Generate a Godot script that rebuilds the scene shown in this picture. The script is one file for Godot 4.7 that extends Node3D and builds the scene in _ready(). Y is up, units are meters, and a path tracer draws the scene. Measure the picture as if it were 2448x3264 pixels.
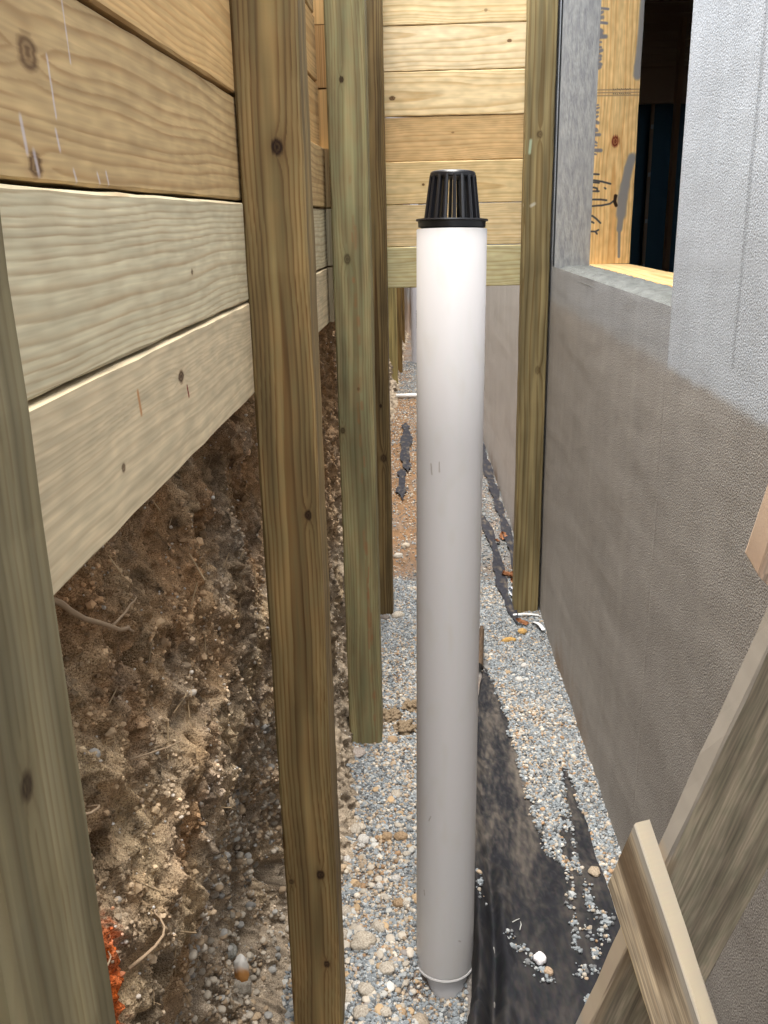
extends Node3D
# A drain standpipe in the narrow trench between a timber retaining wall and a house wall.
# Units are metres; the trench floor is y = 0; the camera looks along -z.

const EYE := 1.42
const HOUSE_X := 0.47
const HOUSE_TURN := 0.0175

var rng := RandomNumberGenerator.new()
var taken := {}
var made := {}
var wave := FastNoiseLite.new()
var fine := FastNoiseLite.new()
var ridge := FastNoiseLite.new()
var blot := FastNoiseLite.new()
var crumb := FastNoiseLite.new()


func _ready() -> void:
	camera_and_light()
	rng.seed = 20
	setup_noise(wave, 3, 1.0, 4)
	setup_noise(fine, 7, 1.0, 3)
	setup_noise(blot, 15, 1.0, 3)
	setup_noise(ridge, 11, 1.0, 4)
	ridge.fractal_type = FastNoiseLite.FRACTAL_RIDGED
	setup_noise(crumb, 19, 1.0, 1)
	crumb.noise_type = FastNoiseLite.TYPE_CELLULAR
	crumb.cellular_return_type = FastNoiseLite.RETURN_DISTANCE2_SUB
	crumb.cellular_jitter = 1.0
	ground()
	bank()
	house()
	retaining_wall()
	cross_wall()
	distant_wall()
	drain_pipe()
	drain_grate()
	fabric()
	gravel()
	lumber()
	stones()
	litter()


func camera_and_light() -> void:
	var cam := Camera3D.new()
	cam.name = "camera"
	cam.fov = 58.47
	cam.near = 0.02
	cam.far = 400.0
	add_child(cam)
	cam.transform = Transform3D(Basis(Vector3(0.9988, -0.0204, -0.0449), Vector3(0.0057, 0.9521, -0.3058), Vector3(0.049, 0.3051, 0.951)).orthonormalized(), Vector3(0, EYE, 0))
	cam.current = true
	var sky_look := ProceduralSkyMaterial.new()
	sky_look.sky_top_color = Color(0.96, 0.98, 1.0)
	sky_look.sky_horizon_color = Color(0.60, 0.62, 0.64)
	sky_look.sky_curve = 0.6
	sky_look.ground_bottom_color = Color(0.36, 0.34, 0.31)
	sky_look.ground_horizon_color = Color(0.6, 0.6, 0.6)
	sky_look.sun_angle_max = 1.0
	var sky := Sky.new()
	sky.sky_material = sky_look
	var env := Environment.new()
	env.background_mode = Environment.BG_SKY
	env.sky = sky
	env.background_energy_multiplier = 1.0
	env.tonemap_mode = Environment.TONE_MAPPER_LINEAR
	env.tonemap_exposure = 6.7
	env.sdfgi_enabled = true
	env.ssao_enabled = true
	env.ssil_enabled = true
	var we := WorldEnvironment.new()
	we.name = "environment"
	we.environment = env
	add_child(we)
	var sun := DirectionalLight3D.new()
	sun.name = "sun"
	sun.light_energy = 0.5
	sun.light_color = Color(1.0, 0.98, 0.95)
	sun.light_angular_distance = 34.0
	sun.shadow_enabled = true
	add_child(sun)
	sun.look_at_from_position(Vector3.ZERO, Vector3(0.01, -1.0, -0.04), Vector3.UP)


# ---------------------------------------------------------------- helpers

func setup_noise(n: FastNoiseLite, s: int, f: float, oct: int) -> void:
	n.seed = s
	n.noise_type = FastNoiseLite.TYPE_SIMPLEX_SMOOTH
	n.frequency = f
	n.fractal_octaves = oct


func at(x: float, up: float, ahead: float) -> Vector3:   # up is counted from eye height
	return Vector3(x, EYE + up, -ahead)


func numbered(called: String) -> String:
	if not taken.has(called):
		taken[called] = 0
		return called
	taken[called] += 1
	return "%s_%03d" % [called, taken[called]]


func tag(o: Node, label := "", category := "", group := "", kind := "") -> void:
	if label: o.set_meta("label", label)
	if category: o.set_meta("category", category)
	if group: o.set_meta("group", group)
	if kind: o.set_meta("kind", kind)


func thing(called: String, label: String, category: String, where := Vector3.ZERO, group := "") -> Node3D:
	var o := Node3D.new()
	o.name = numbered(called)
	add_child(o)
	o.position = where
	tag(o, label, category, group)
	return o


func obj(called: String, mesh: Mesh, mat: Material, parent: Node = null, xf := Transform3D.IDENTITY) -> MeshInstance3D:
	var o := MeshInstance3D.new()
	o.mesh = mesh
	o.material_override = mat
	o.transform = xf
	if parent == null:
		o.name = numbered(called)
		add_child(o)
	else:
		o.name = called
		parent.add_child(o, true)
	return o


func mat(c: Color, rough := 0.85, spec := 0.4) -> StandardMaterial3D:   # c is a linear base colour
	var m := StandardMaterial3D.new()
	m.albedo_color = c.linear_to_srgb()
	m.roughness = rough
	m.metallic_specular = spec
	return m


func painted(rough := 0.9, spec := 0.3) -> StandardMaterial3D:           # base colour from the vertices
	var m := StandardMaterial3D.new()
	m.vertex_color_use_as_albedo = true
	m.roughness = rough
	m.metallic_specular = spec
	return m


func grit(m: StandardMaterial3D, size: float, strength: float, s: int, oct := 3, freq := 0.05) -> StandardMaterial3D:
	var key := "grit %d %f %d %f" % [s, strength, oct, freq]
	var t: NoiseTexture2D = made.get(key)
	if t == null:
		var n := FastNoiseLite.new()
		setup_noise(n, s, freq, oct)
		t = NoiseTexture2D.new()
		t.width = 512
		t.height = 512
		t.seamless = true
		t.as_normal_map = true
		t.bump_strength = strength
		t.noise = n
		made[key] = t
	m.normal_enabled = true
	m.normal_texture = t
	m.normal_scale = 1.0
	m.uv1_triplanar = true
	m.uv1_world_triplanar = true
	m.uv1_scale = Vector3.ONE / size
	return m


func speckle(m: StandardMaterial3D, s: int, lo: Color, mid: Color, hi: Color, freq := 0.08) -> StandardMaterial3D:
	var key := "speckle %d %f" % [s, freq]
	var t: NoiseTexture2D = made.get(key)
	if t == null:
		var n := FastNoiseLite.new()
		setup_noise(n, s, freq, 4)
		t = NoiseTexture2D.new()
		t.width = 512
		t.height = 512
		t.seamless = true
		t.noise = n
		var g := Gradient.new()
		g.offsets = PackedFloat32Array([0.15, 0.5, 0.85])
		g.colors = PackedColorArray([lo, mid, hi])
		t.color_ramp = g
		made[key] = t
	m.albedo_texture = t
	return m


func merge(st: SurfaceTool) -> ArrayMesh:
	st.generate_normals()
	return st.commit()


func box_mesh(s: Vector3) -> BoxMesh:
	var b := BoxMesh.new()
	b.size = s
	return b


func grid(nu: int, nv: int, f: Callable) -> ArrayMesh:   # f(i, j) gives [point, colour, uv]; smooth normals; front where du x dv points away
	var p := PackedVector3Array()
	var c := PackedColorArray()
	var t := PackedVector2Array()
	p.resize(nu * nv)
	c.resize(nu * nv)
	t.resize(nu * nv)
	for j in nv:
		for i in nu:
			var r: Array = f.call(i, j)
			var k := j * nu + i
			p[k] = r[0]
			c[k] = r[1]
			t[k] = r[2]
	var n := PackedVector3Array()
	n.resize(nu * nv)
	for j in nv:
		for i in nu:
			var a := p[j * nu + mini(i + 1, nu - 1)] - p[j * nu + maxi(i - 1, 0)]
			var b := p[mini(j + 1, nv - 1) * nu + i] - p[maxi(j - 1, 0) * nu + i]
			n[j * nu + i] = a.cross(b).normalized()
	var idx := PackedInt32Array()
	idx.resize((nu - 1) * (nv - 1) * 6)
	var q := 0
	for j in nv - 1:
		for i in nu - 1:
			var k := j * nu + i
			idx[q] = k
			idx[q + 1] = k + nu
			idx[q + 2] = k + 1
			idx[q + 3] = k + 1
			idx[q + 4] = k + nu
			idx[q + 5] = k + nu + 1
			q += 6
	var arr := []
	arr.resize(Mesh.ARRAY_MAX)
	arr[Mesh.ARRAY_VERTEX] = p
	arr[Mesh.ARRAY_NORMAL] = n
	arr[Mesh.ARRAY_COLOR] = c
	arr[Mesh.ARRAY_TEX_UV] = t
	arr[Mesh.ARRAY_INDEX] = idx
	var m := ArrayMesh.new()
	m.add_surface_from_arrays(Mesh.PRIMITIVE_TRIANGLES, arr)
	return m


# A sawn length: x across the wide face (0..w), y along it (0..l), z through it (0..t).
# The wide face at z = t is the one with the texture's whole height; «split» gives a square post two faces of texture.
func beam(l: float, w: float, t: float, c: float, tex_l: float, split := false, skew_top := 0.0, skew_low := 0.0, u0 := 0.0, wobble := 0.0007) -> ArrayMesh:
	var ring := [Vector2(c, t), Vector2(w - c, t), Vector2(w, t - c), Vector2(w, c), Vector2(w - c, 0), Vector2(c, 0), Vector2(0, c), Vector2(0, t - c)]
	var v0: Array
	if split:
		v0 = [0.02, 0.48, 0.52, 0.98, 0.98, 0.52, 0.48, 0.02]
	else:
		v0 = [0.02, 0.98, 0.99, 0.985, 0.97, 0.03, 0.01, 0.015]
	var seg := maxi(2, int(l / 0.05))
	var rows := []
	for k in seg + 1:
		var row := []
		for q in 8:
			var a: Vector2 = ring[q]
			var y := l * k / seg
			if k == seg: y += skew_top * (a.x / w)
			if k == 0: y += skew_low * (a.x / w)
			var jig := Vector2(rng.randf_range(-wobble, wobble), rng.randf_range(-wobble, wobble))
			row.append(Vector3(a.x + jig.x, y, a.y + jig.y))
		rows.append(row)
	var st := SurfaceTool.new()
	st.begin(Mesh.PRIMITIVE_TRIANGLES)
	st.set_smooth_group(-1)
	for k in seg:
		for q in 8:
			var q2 := (q + 1) % 8
			var p: Array = [rows[k][q], rows[k][q2], rows[k + 1][q2], rows[k + 1][q]]
			var va: float = v0[q]
			var vb: float = v0[q2]
			if q == 7: vb = 0.02
			var uv: Array = [Vector2(u0 + p[0].y / tex_l, va), Vector2(u0 + p[1].y / tex_l, vb), Vector2(u0 + p[2].y / tex_l, vb), Vector2(u0 + p[3].y / tex_l, va)]
			for e in [0, 2, 1, 0, 3, 2]:
				st.set_uv(uv[e])
				st.add_vertex(p[e])
	for k in [0, seg]:
		for q in range(1, 7):
			var tri: Array = [rows[k][0], rows[k][q], rows[k][q + 1]]
			if k == 0: tri = [tri[0], tri[1], tri[2]]
			else: tri = [tri[0], tri[2], tri[1]]
			for e in tri:
				st.set_uv(Vector2(u0 + (0.02 + e.x * 0.15) / tex_l, 0.1 + 0.7 * e.z / t))
				st.add_vertex(e)
	return merge(st)


func frame(origin: Vector3, across: Vector3, along: Vector3, t: float) -> Transform3D:   # for a beam whose textured face looks along across x along
	var y := along.normalized()
	var x := (across - y * across.dot(y)).normalized()
	var z := x.cross(y)
	return Transform3D(Basis(x, y, z), origin - z * t)


func lathe(prof: Array, n: int, cap := false) -> ArrayMesh:    # prof: Vector2(radius, height) upwards along the outside
	var st := SurfaceTool.new()
	st.begin(Mesh.PRIMITIVE_TRIANGLES)
	for k in prof.size() - 1:
		st.set_smooth_group(k)
		for i in n:
			var a := TAU * i / n
			var b := TAU * (i + 1) / n
			var p := [prof[k], prof[k], prof[k + 1], prof[k + 1]]
			var g := [a, b, b, a]
			var pt := []
			for e in 4:
				pt.append(Vector3(p[e].x * cos(g[e]), p[e].y, p[e].x * sin(g[e])))
			for e in [0, 1, 2, 0, 2, 3]:
				st.set_uv(Vector2(g[e] / TAU, p[e].y))
				st.add_vertex(pt[e])
	return merge(st)


func ico(sub: int, jitter: float, s: int, squash := Vector3.ONE, smooth := true) -> ArrayMesh:
	var r := RandomNumberGenerator.new()
	r.seed = s
	var g := (1.0 + sqrt(5.0)) / 2.0
	var v: Array = [Vector3(-1, g, 0), Vector3(1, g, 0), Vector3(-1, -g, 0), Vector3(1, -g, 0), Vector3(0, -1, g), Vector3(0, 1, g), Vector3(0, -1, -g), Vector3(0, 1, -g), Vector3(g, 0, -1), Vector3(g, 0, 1), Vector3(-g, 0, -1), Vector3(-g, 0, 1)]
	var f: Array = [[0, 11, 5], [0, 5, 1], [0, 1, 7], [0, 7, 10], [0, 10, 11], [1, 5, 9], [5, 11, 4], [11, 10, 2], [10, 7, 6], [7, 1, 8], [3, 9, 4], [3, 4, 2], [3, 2, 6], [3, 6, 8], [3, 8, 9], [4, 9, 5], [2, 4, 11], [6, 2, 10], [8, 6, 7], [9, 8, 1]]
	for i in v.size(): v[i] = v[i].normalized()
	for k in sub:
		var mid := {}
		var nf := []
		for t in f:
			var m := []
			for e in 3:
				var a: int = t[e]
				var b: int = t[(e + 1) % 3]
				var key := Vector2i(mini(a, b), maxi(a, b))
				if not mid.has(key):
					mid[key] = v.size()
					v.append(((v[a] + v[b]) * 0.5).normalized())
				m.append(mid[key])
			nf.append_array([[t[0], m[0], m[2]], [t[1], m[1], m[0]], [t[2], m[2], m[1]], m])
		f = nf
	var n := FastNoiseLite.new()
	setup_noise(n, s, 0.9, 2)
	for i in v.size():
		var d := 1.0 + jitter * n.get_noise_3dv(v[i] * 1.3) * 2.0 + (r.randf_range(-0.5, 0.5) * jitter if not smooth else 0.0)
		v[i] = v[i] * d * squash
	var st := SurfaceTool.new()
	st.begin(Mesh.PRIMITIVE_TRIANGLES)
	st.set_smooth_group(0 if smooth else -1)
	for t in f:
		for e in [0, 2, 1]:
			st.set_uv(Vector2(v[t[e]].x, v[t[e]].y))
			st.add_vertex(v[t[e]])
	return merge(st)


# ---------------------------------------------------------------- wood

# A flat-sawn face computed as rings round a pith that lies behind the face.
# k: seed, l, w (metres), px, py, base, late, pith (across), depth, slope, ring, contrast, knots [[along, across, radius, darkness]], tint
func wood(k: Dictionary) -> StandardMaterial3D:
	var px: int = k.get("px", 512)
	var py: int = k.get("py", 128)
	var l: float = k.l
	var w: float = k.w
	var base: Color = k.base
	var late: Color = k.late
	var tint: Color = k.get("tint", base)
	var pith: float = k.get("pith", 0.5) * w
	var depth: float = k.get("depth", 0.05)
	var slope: float = k.get("slope", 0.01)
	var ring: float = k.get("ring", 0.009)
	var con: float = k.get("con", 0.6)
	var knots: Array = k.get("knots", [])
	var tinted: float = k.get("tinted", 0.5)
	var warp_by: float = k.get("warp", 0.006)
	var sd: int = k.seed
	var knot_tone: Color = k.get("knot", Color(late.r * 0.42, late.g * 0.34, late.b * 0.28))
	var streak: float = k.get("streak", 0.08)
	var fib: float = k.get("fib", 0.14)
	var n := FastNoiseLite.new()
	setup_noise(n, sd, 1.0, 2)
	var slow := stretched(sd + 1, px, py, int(l / 0.12) + 4, 5, 1)
	var broad := stretched(sd + 4, px, py, int(l / 0.12) + 4, py / 5, 2)
	var fibre := stretched(sd + 2, px, py, int(px / 24.0) + 8, py)
	var dirt := stretched(sd + 3, px, py, px / 8, py / 4)
	var data := PackedByteArray()
	data.resize(px * py * 3)
	var i := 0
	for y in py:
		var v := w * (y + 0.5) / py
		for x in px:
			var u := l * (x + 0.5) / px
			var j := y * px + x
			var q := v - pith + (slow[j] / 255.0 - 0.5) * warp_by * 1.6
			var core := 0.0
			var halo := 0.0
			for kn in knots:
				var r: float = kn[2]
				var dx: float = (u - kn[0]) / r
				var dy: float = (v - kn[1]) / r
				if absf(dx) < 9.0 and absf(dy) < 5.0:
					var d2 := dx * dx * 0.10 + dy * dy * 0.35
					q += (1.0 if dy > 0.0 else -1.0) * r * 1.1 * exp(-d2)
					var rr := sqrt(dx * dx * 0.55 + dy * dy) + (fibre[j] / 255.0 - 0.5) * 0.5
					if rr < 1.25:
						core = maxf(core, clampf((1.25 - rr) * 3.0, 0.0, 1.0) * float(kn[3]) * (0.75 + 0.25 * sin(rr * 11.0)))
					halo = maxf(halo, exp(-rr * rr * 0.25) * 0.35 * float(kn[3]))
			var dd := depth + slope * u + (slow[(j * 7 + 911) % (px * py)] / 255.0 - 0.5) * 0.0
			var t := sqrt(q * q + dd * dd) / ring
			t += 0.9 * sin(t * 0.55 + sd)
			var fr := t - floorf(t)
			var band := clampf((fr - 0.35) / 0.5, 0.0, 1.0)
			band = band * band * (1.0 - clampf((fr - 0.93) / 0.07, 0.0, 1.0))
			var fb := fibre[j] / 255.0 - 0.5
			var db := dirt[j] / 255.0 - 0.5
			var a := clampf(band * con * (0.85 + fb) , 0.0, 1.0)
			var c := base.lerp(tint, clampf(0.5 + db * 2.4 * tinted, 0.0, 1.0) * tinted)
			c = c.lerp(late, maxf(a, halo))
			c = c.lerp(knot_tone, core)
			var s := 1.0 + fb * fib + db * 0.10 + (broad[j] / 255.0 - 0.5) * streak
			data[i] = clampi(int(c.r * s * 255.0), 0, 255)
			data[i + 1] = clampi(int(c.g * s * 255.0), 0, 255)
			data[i + 2] = clampi(int(c.b * s * 255.0), 0, 255)
			i += 3
	if k.has("edge"):
		var ec: Color = k.edge
		for y in py:
			if y > py * 0.022 and y < py * 0.978: continue
			for x in px:
				var e := (y * px + x) * 3
				var g := 1.0 + (fibre[(x * 3) % px + (y % 7 + py / 2) * px] / 255.0 - 0.5) * 0.07
				data[e] = clampi(int(ec.r * g * 255.0), 0, 255)
				data[e + 1] = clampi(int(ec.g * g * 255.0), 0, 255)
				data[e + 2] = clampi(int(ec.b * g * 255.0), 0, 255)
	var im := Image.create_from_data(px, py, false, Image.FORMAT_RGB8, data)
	for mk in k.get("marks", []):
		scribble(im, mk, l, w)
	var m := StandardMaterial3D.new()
	m.albedo_texture = ImageTexture.create_from_image(im)
	m.roughness = 0.72
	m.metallic_specular = 0.35
	return m


func stretched(s: int, w: int, h: int, sw: int, sh: int, oct := 3) -> PackedByteArray:
	var n := FastNoiseLite.new()
	n.seed = s
	n.noise_type = FastNoiseLite.TYPE_SIMPLEX_SMOOTH
	n.frequency = 0.22
	n.fractal_octaves = oct
	var im := n.get_image(maxi(sw, 4), maxi(sh, 4))
	im.resize(w, h, Image.INTERPOLATE_CUBIC)
	return im.get_data()


func scribble(im: Image, mk: Array, l: float, w: float) -> void:   # [colour, alpha, width, [points (along, across) in metres]]
	var c: Color = mk[0]
	var r: float = mk[2]
	var pts: Array = mk[3]
	var sx := im.get_width() / l
	var sy := im.get_height() / w
	for k in pts.size() - 1:
		var a: Vector2 = pts[k]
		var b: Vector2 = pts[k + 1]
		var n := maxi(1, int(a.distance_to(b) / r * 2.5))
		for e in n + 1:
			var p := a.lerp(b, float(e) / n)
			var x0 := int((p.x - r) * sx)
			var x1 := int((p.x + r) * sx) + 1
			var y0 := int((p.y - r) * sy)
			var y1 := int((p.y + r) * sy) + 1
			for y in range(maxi(0, y0), mini(im.get_height(), y1)):
				for x in range(maxi(0, x0), mini(im.get_width(), x1)):
					var d := Vector2((x + 0.5) / sx, (y + 0.5) / sy).distance_to(p) / r
					if d < 1.0:
						im.set_pixel(x, y, im.get_pixel(x, y).lerp(c, float(mk[1]) * clampf((1.0 - d) * 2.0, 0.0, 1.0)))


# ---------------------------------------------------------------- ground and bank

func floor_height(x: float, z: float) -> float:    # z counts ahead of the camera
	var h := blot.get_noise_2d(x * 2.2, z * 2.2) * 0.016 + fine.get_noise_2d(x * 14.0, z * 14.0) * 0.005
	h += 0.02 * smoothstep(0.2, 0.45, x) * smoothstep(3.0, 1.5, z)
	h += 0.05 * smoothstep(-0.16, -0.34, x) * smoothstep(6.0, 3.0, z) * smoothstep(1.5, 1.9, z)
	h -= 0.045 * smoothstep(-0.12, -0.20, x) * smoothstep(1.55, 1.36, z)
	var d := Vector2(x - 0.035, z - 1.395).length()
	h += 0.005 * exp(-pow((Vector2(x - 0.027, z - 1.51).length() - 0.075) / 0.03, 2)) + 0.012 * exp(-(pow((x + 0.18) / 0.09, 2) + pow((z - 2.27) / 0.09, 2)))
	h -= 0.075 * smoothstep(0.13, 0.04, d)
	h += 2.4 * smoothstep(11.6, 13.6, z + 0.4 * blot.get_noise_2d(x * 3.0, 4.0))
	return h


func soilness(x: float, z: float) -> float:        # 0 clean crushed stone .. 1 brown soil
	var s := 0.16 + 0.6 * blot.get_noise_2d(x * 4.5 + 9.0, z * 3.0) + 0.25 * fine.get_noise_2d(x * 9.0, z * 9.0)
	s += 0.75 * smoothstep(3.3, 4.0, z) * smoothstep(7.9, 7.2, z) * smoothstep(0.22, 0.05, x)
	s += 0.30 * smoothstep(-0.10, -0.26, x)
	s += 0.45 * exp(-(pow((x + 0.10) / 0.09, 2) + pow((z - 2.42) / 0.22, 2)))
	s += 0.55 * exp(-(pow((x + 0.08) / 0.08, 2) + pow((z - 2.78) / 0.13, 2)))
	s += 0.45 * exp(-(pow((x + 0.12) / 0.07, 2) + pow((z - 1.80) / 0.10, 2)))
	s += 0.38 * exp(-(pow((x - 0.28) / 0.07, 2) + pow((z - 2.25) / 0.35, 2)))
	s -= 0.25 * smoothstep(2.4, 3.0, z) * smoothstep(3.4, 3.0, z)
	return clampf(s, 0.0, 1.0)


func ground() -> void:
	var zs := PackedFloat32Array()
	var z := -6.0
	while z < 14.0:
		zs.append(z)
		z += 0.25 if z < 0.4 else (0.012 if z < 3.6 else (0.03 if z < 8.0 else 0.08))
	var nx := 90
	var f := func(i: int, j: int) -> Array:
		var x := lerpf(-0.62, 0.62, float(i) / (nx - 1))
		var zz: float = zs[j]
		var s := soilness(x, zz)
		var c := Color(0.20, 0.195, 0.19).lerp(Color(0.225, 0.135, 0.075), s)
		c *= 1.0 + 0.5 * fine.get_noise_2d(x * 60.0, zz * 60.0)
		return [Vector3(x, floor_height(x, zz), -zz), c, Vector2(x, zz)]
	var o := obj("ground", grid(nx, zs.size(), f), grit(painted(0.95, 0.2), 0.16, 10.0, 21))
	tag(o, "", "", "", "structure")
	# the yard that the retaining wall holds up, out to the horizon
	var y := obj("yard_ground", box_mesh(Vector3(120, 0.3, 240)), speckle(grit(mat(Color(1, 1, 1), 0.95, 0.2), 0.6, 8.0, 5), 6, Color(0.20, 0.14, 0.09), Color(0.36, 0.28, 0.19), Color(0.46, 0.38, 0.27)), null, Transform3D(Basis.IDENTITY, Vector3(-60.52, 1.88, 0)))
	tag(y, "", "", "", "structure")


func bank_face(up: float, z: float) -> float:       # the x of the cut earth at a height over the trench floor
	var keys := [[-0.1, -0.08], [0.02, -0.20], [0.10, -0.245], [0.25, -0.275], [0.55, -0.295], [0.85, -0.315], [1.02, -0.335], [1.12, -0.345], [1.3, -0.325], [2.1, -0.325]]
	var x := -0.325
	for k in keys.size() - 1:
		if up >= keys[k][0] and up <= keys[k + 1][0]:
			x = lerpf(keys[k][1], keys[k + 1][1], (up - keys[k][0]) / (keys[k + 1][0] - keys[k][0]))
	x -= 0.07 * smoothstep(3.3, 4.2, z)
	x -= 0.125 * smoothstep(0.75, 0.12, up) * smoothstep(1.80, 1.45, z)
	var hold := smoothstep(1.24, 1.12, up)
	var a := ridge.get_noise_2d(z * 2.6 + up * 1.7, up * 1.5 - z * 1.1)
	var b := ridge.get_noise_2d(z * 8.0 + up * 5.0 + 5.0, up * 4.0 - z * 3.0 + 3.0)
	var d := wave.get_noise_2d(z * 24.0, up * 24.0)
	var e := fine.get_noise_2d(z * 85.0, up * 85.0)
	x += hold * (0.032 * (a - 0.1) + 0.016 * (b - 0.1) + 0.006 * d + 0.0035 * e + 0.011 * crumb.get_noise_2d(z * 26.0, up * 26.0 - z * 9.0) + 0.007 * crumb.get_noise_2d(z * 75.0, up * 75.0))
	# hollows
	var hol := blot.get_noise_2d(z * 9.0 + 3.0, up * 6.0)
	x -= hold * 0.045 * smoothstep(0.28, 0.55, hol)
	return minf(x, -0.275) if up > 1.16 and up < 2.0 else x


func bank_color(up: float, z: float) -> Color:
	var red := Color(0.48, 0.30, 0.165)
	var tan := Color(0.66, 0.51, 0.335)
	var gray := Color(0.60, 0.52, 0.43)
	var dark := Color(0.075, 0.052, 0.036)
	var n := blot.get_noise_2d(z * 3.1 + 20.0, up * 3.7)
	var c := red.lerp(tan, clampf(0.45 + 1.1 * n + 0.9 * (0.9 - up), 0.0, 1.0))
	c = c.lerp(gray, clampf(0.75 - 0.9 * up + 0.9 * blot.get_noise_2d(z * 4.0 + 50.0, up * 5.0) + 0.2 * smoothstep(0.7, 1.5, z), 0.0, 0.8))
	c = c.lerp(dark, clampf(1.6 * (ridge.get_noise_2d(z * 5.0 + 77.0, up * 4.0) - 0.45) + 0.35 * wave.get_noise_2d(z * 11.0 + 3.0, up * 11.0), 0.0, 0.8))
	c = c.lerp(red, 0.55 * smoothstep(1.8, 2.6, z) * smoothstep(0.4, 0.7, up))
	c *= 1.0 + 0.55 * fine.get_noise_2d(z * 50.0 + 9.0, up * 50.0) + 0.35 * wave.get_noise_2d(z * 17.0, up * 17.0 + 8.0)
	# a stroke of orange marking paint
	var p := absf(z - (0.700 + 0.03 * (0.70 - up) + 0.010 * wave.get_noise_2d(up * 14.0, 1.0)))
	if up < 0.80 and up > 0.35:
		c = c.lerp(Color(0.90, 0.22, 0.06), (0.75 + 0.5 * wave.get_noise_2d(z * 40.0, up * 40.0)) * 1.3 * smoothstep(0.024, 0.014, p + 0.016 * fine.get_noise_2d(z * 110.0, up * 110.0)) * smoothstep(0.80, 0.76, up))
	return c


func bank() -> void:
	var zs := PackedFloat32Array()
	var z := -6.0
	while z < 13.6:
		zs.append(z)
		z += 0.3 if z < 0.25 else (0.0036 if z < 1.75 else (0.010 if z < 3.5 else 0.05))
	var us := PackedFloat32Array()
	var u := -0.12
	while u < 2.03:
		us.append(u)
		u += 0.0042 if u < 1.2 else 0.06
	us.append(2.03)
	var f := func(i: int, j: int) -> Array:
		var zz: float = zs[i]
		var up: float = us[j]
		var x := bank_face(up, zz)
		if j == us.size() - 1: x = -0.60
		return [Vector3(x, up, -zz), bank_color(up, zz), Vector2(zz, up)]
	var o := obj("earth_bank", grid(zs.size(), us.size(), f), speckle(grit(painted(0.95, 0.25), 0.11, 14.0, 33, 4), 34, Color(0.36, 0.32, 0.28), Color(0.92, 0.91, 0.89), Color(1, 1, 1), 0.10))
	tag(o, "", "", "", "structure")
	# loose crumbs, grit and roots of the cut face
	var clot := ico(0, 0.35, 4, Vector3.ONE, false)
	var pebble := ico(1, 0.10, 5, Vector3(1, 0.8, 0.9), true)
	var xf: Array[Transform3D] = []
	var cl: Array[Color] = []
	var xg: Array[Transform3D] = []
	var cg: Array[Color] = []
	for k in 44000:
		var zz := rng.randf_range(0.35, 1.8) if k % 4 else rng.randf_range(1.8, 3.3)
		var up := rng.randf_range(0.0, 1.17)
		var n := wave.get_noise_2d(zz * 6.0 + 40.0, up * 6.0)
		if rng.randf() > 0.35 + n * 1.2: continue
		var s := rng.randf_range(0.0012, 0.0036) * (2.0 if rng.randf() < 0.05 else 1.0)
		var p := Vector3(bank_face(up, zz) + s * 0.25, up, -zz)
		var b := Basis.from_euler(Vector3(rng.randf() * TAU, rng.randf() * TAU, rng.randf() * TAU)).scaled(Vector3(s, s * rng.randf_range(0.6, 1.1), s))
		if rng.randf() < 0.22 + 0.25 * (1.0 - up):
			xg.append(Transform3D(b.scaled_local(Vector3.ONE * (0.55 if rng.randf() < 0.7 else 1.0)), p))
			var q := rng.randf()
			cg.append((Color(0.62, 0.55, 0.47) if q < 0.45 else (Color(0.38, 0.28, 0.19) if q < 0.85 else Color(0.56, 0.53, 0.49))) * rng.randf_range(0.6, 1.15))
		else:
			xf.append(Transform3D(b, p))
			cl.append(bank_color(up, zz) * rng.randf_range(0.55, 1.25))
	for k in 3600:
		var zz := rng.randf_range(1.0, 1.75)
		var up := rng.randf_range(0.0, 0.5)
		var s := 0.0018 + 0.0075 * pow(rng.randf(), 3.0)
		var q := rng.randf()
		xg.append(Transform3D(Basis.from_euler(Vector3(rng.randf() * TAU, rng.randf() * TAU, 0.3)).scaled(Vector3(s, s * 0.75, s)), Vector3(bank_face(up, zz) + s * 0.3, up + s * 0.2, -zz)))
		cg.append((Color(0.52, 0.46, 0.38) if q < 0.5 else (Color(0.44, 0.33, 0.22) if q < 0.9 else Color(0.40, 0.39, 0.37))) * rng.randf_range(0.6, 1.15))
	scatter("soil_crumbs", clot, xf, cl, painted(0.95, 0.2))
	scatter("bank_grit", pebble, xg, cg, painted(0.75, 0.4))
	var straw := CylinderMesh.new()
	straw.top_radius = 0.0006
	straw.bottom_radius = 0.0009
	straw.height = 0.03
	straw.radial_segments = 5
	straw.rings = 1
	var xs: Array[Transform3D] = []
	var cs: Array[Color] = []
	for k in 170:
		var zz := rng.randf_range(0.5, 1.6)
		var up := rng.randf_range(0.15, 1.1)
		var b := Basis.from_euler(Vector3(rng.randf_range(-1.3, 1.3), rng.randf_range(-0.5, 0.5), rng.randf_range(-0.6, 0.6))).scaled(Vector3.ONE * rng.randf_range(0.5, 1.5))
		xs.append(Transform3D(b, Vector3(bank_face(up, zz) + 0.004, up, -zz)))
		cs.append(Color(0.42, 0.31, 0.19) * rng.randf_range(0.6, 1.2))
	scatter("straw_bits", straw, xs, cs, painted(0.9, 0.2))


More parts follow.
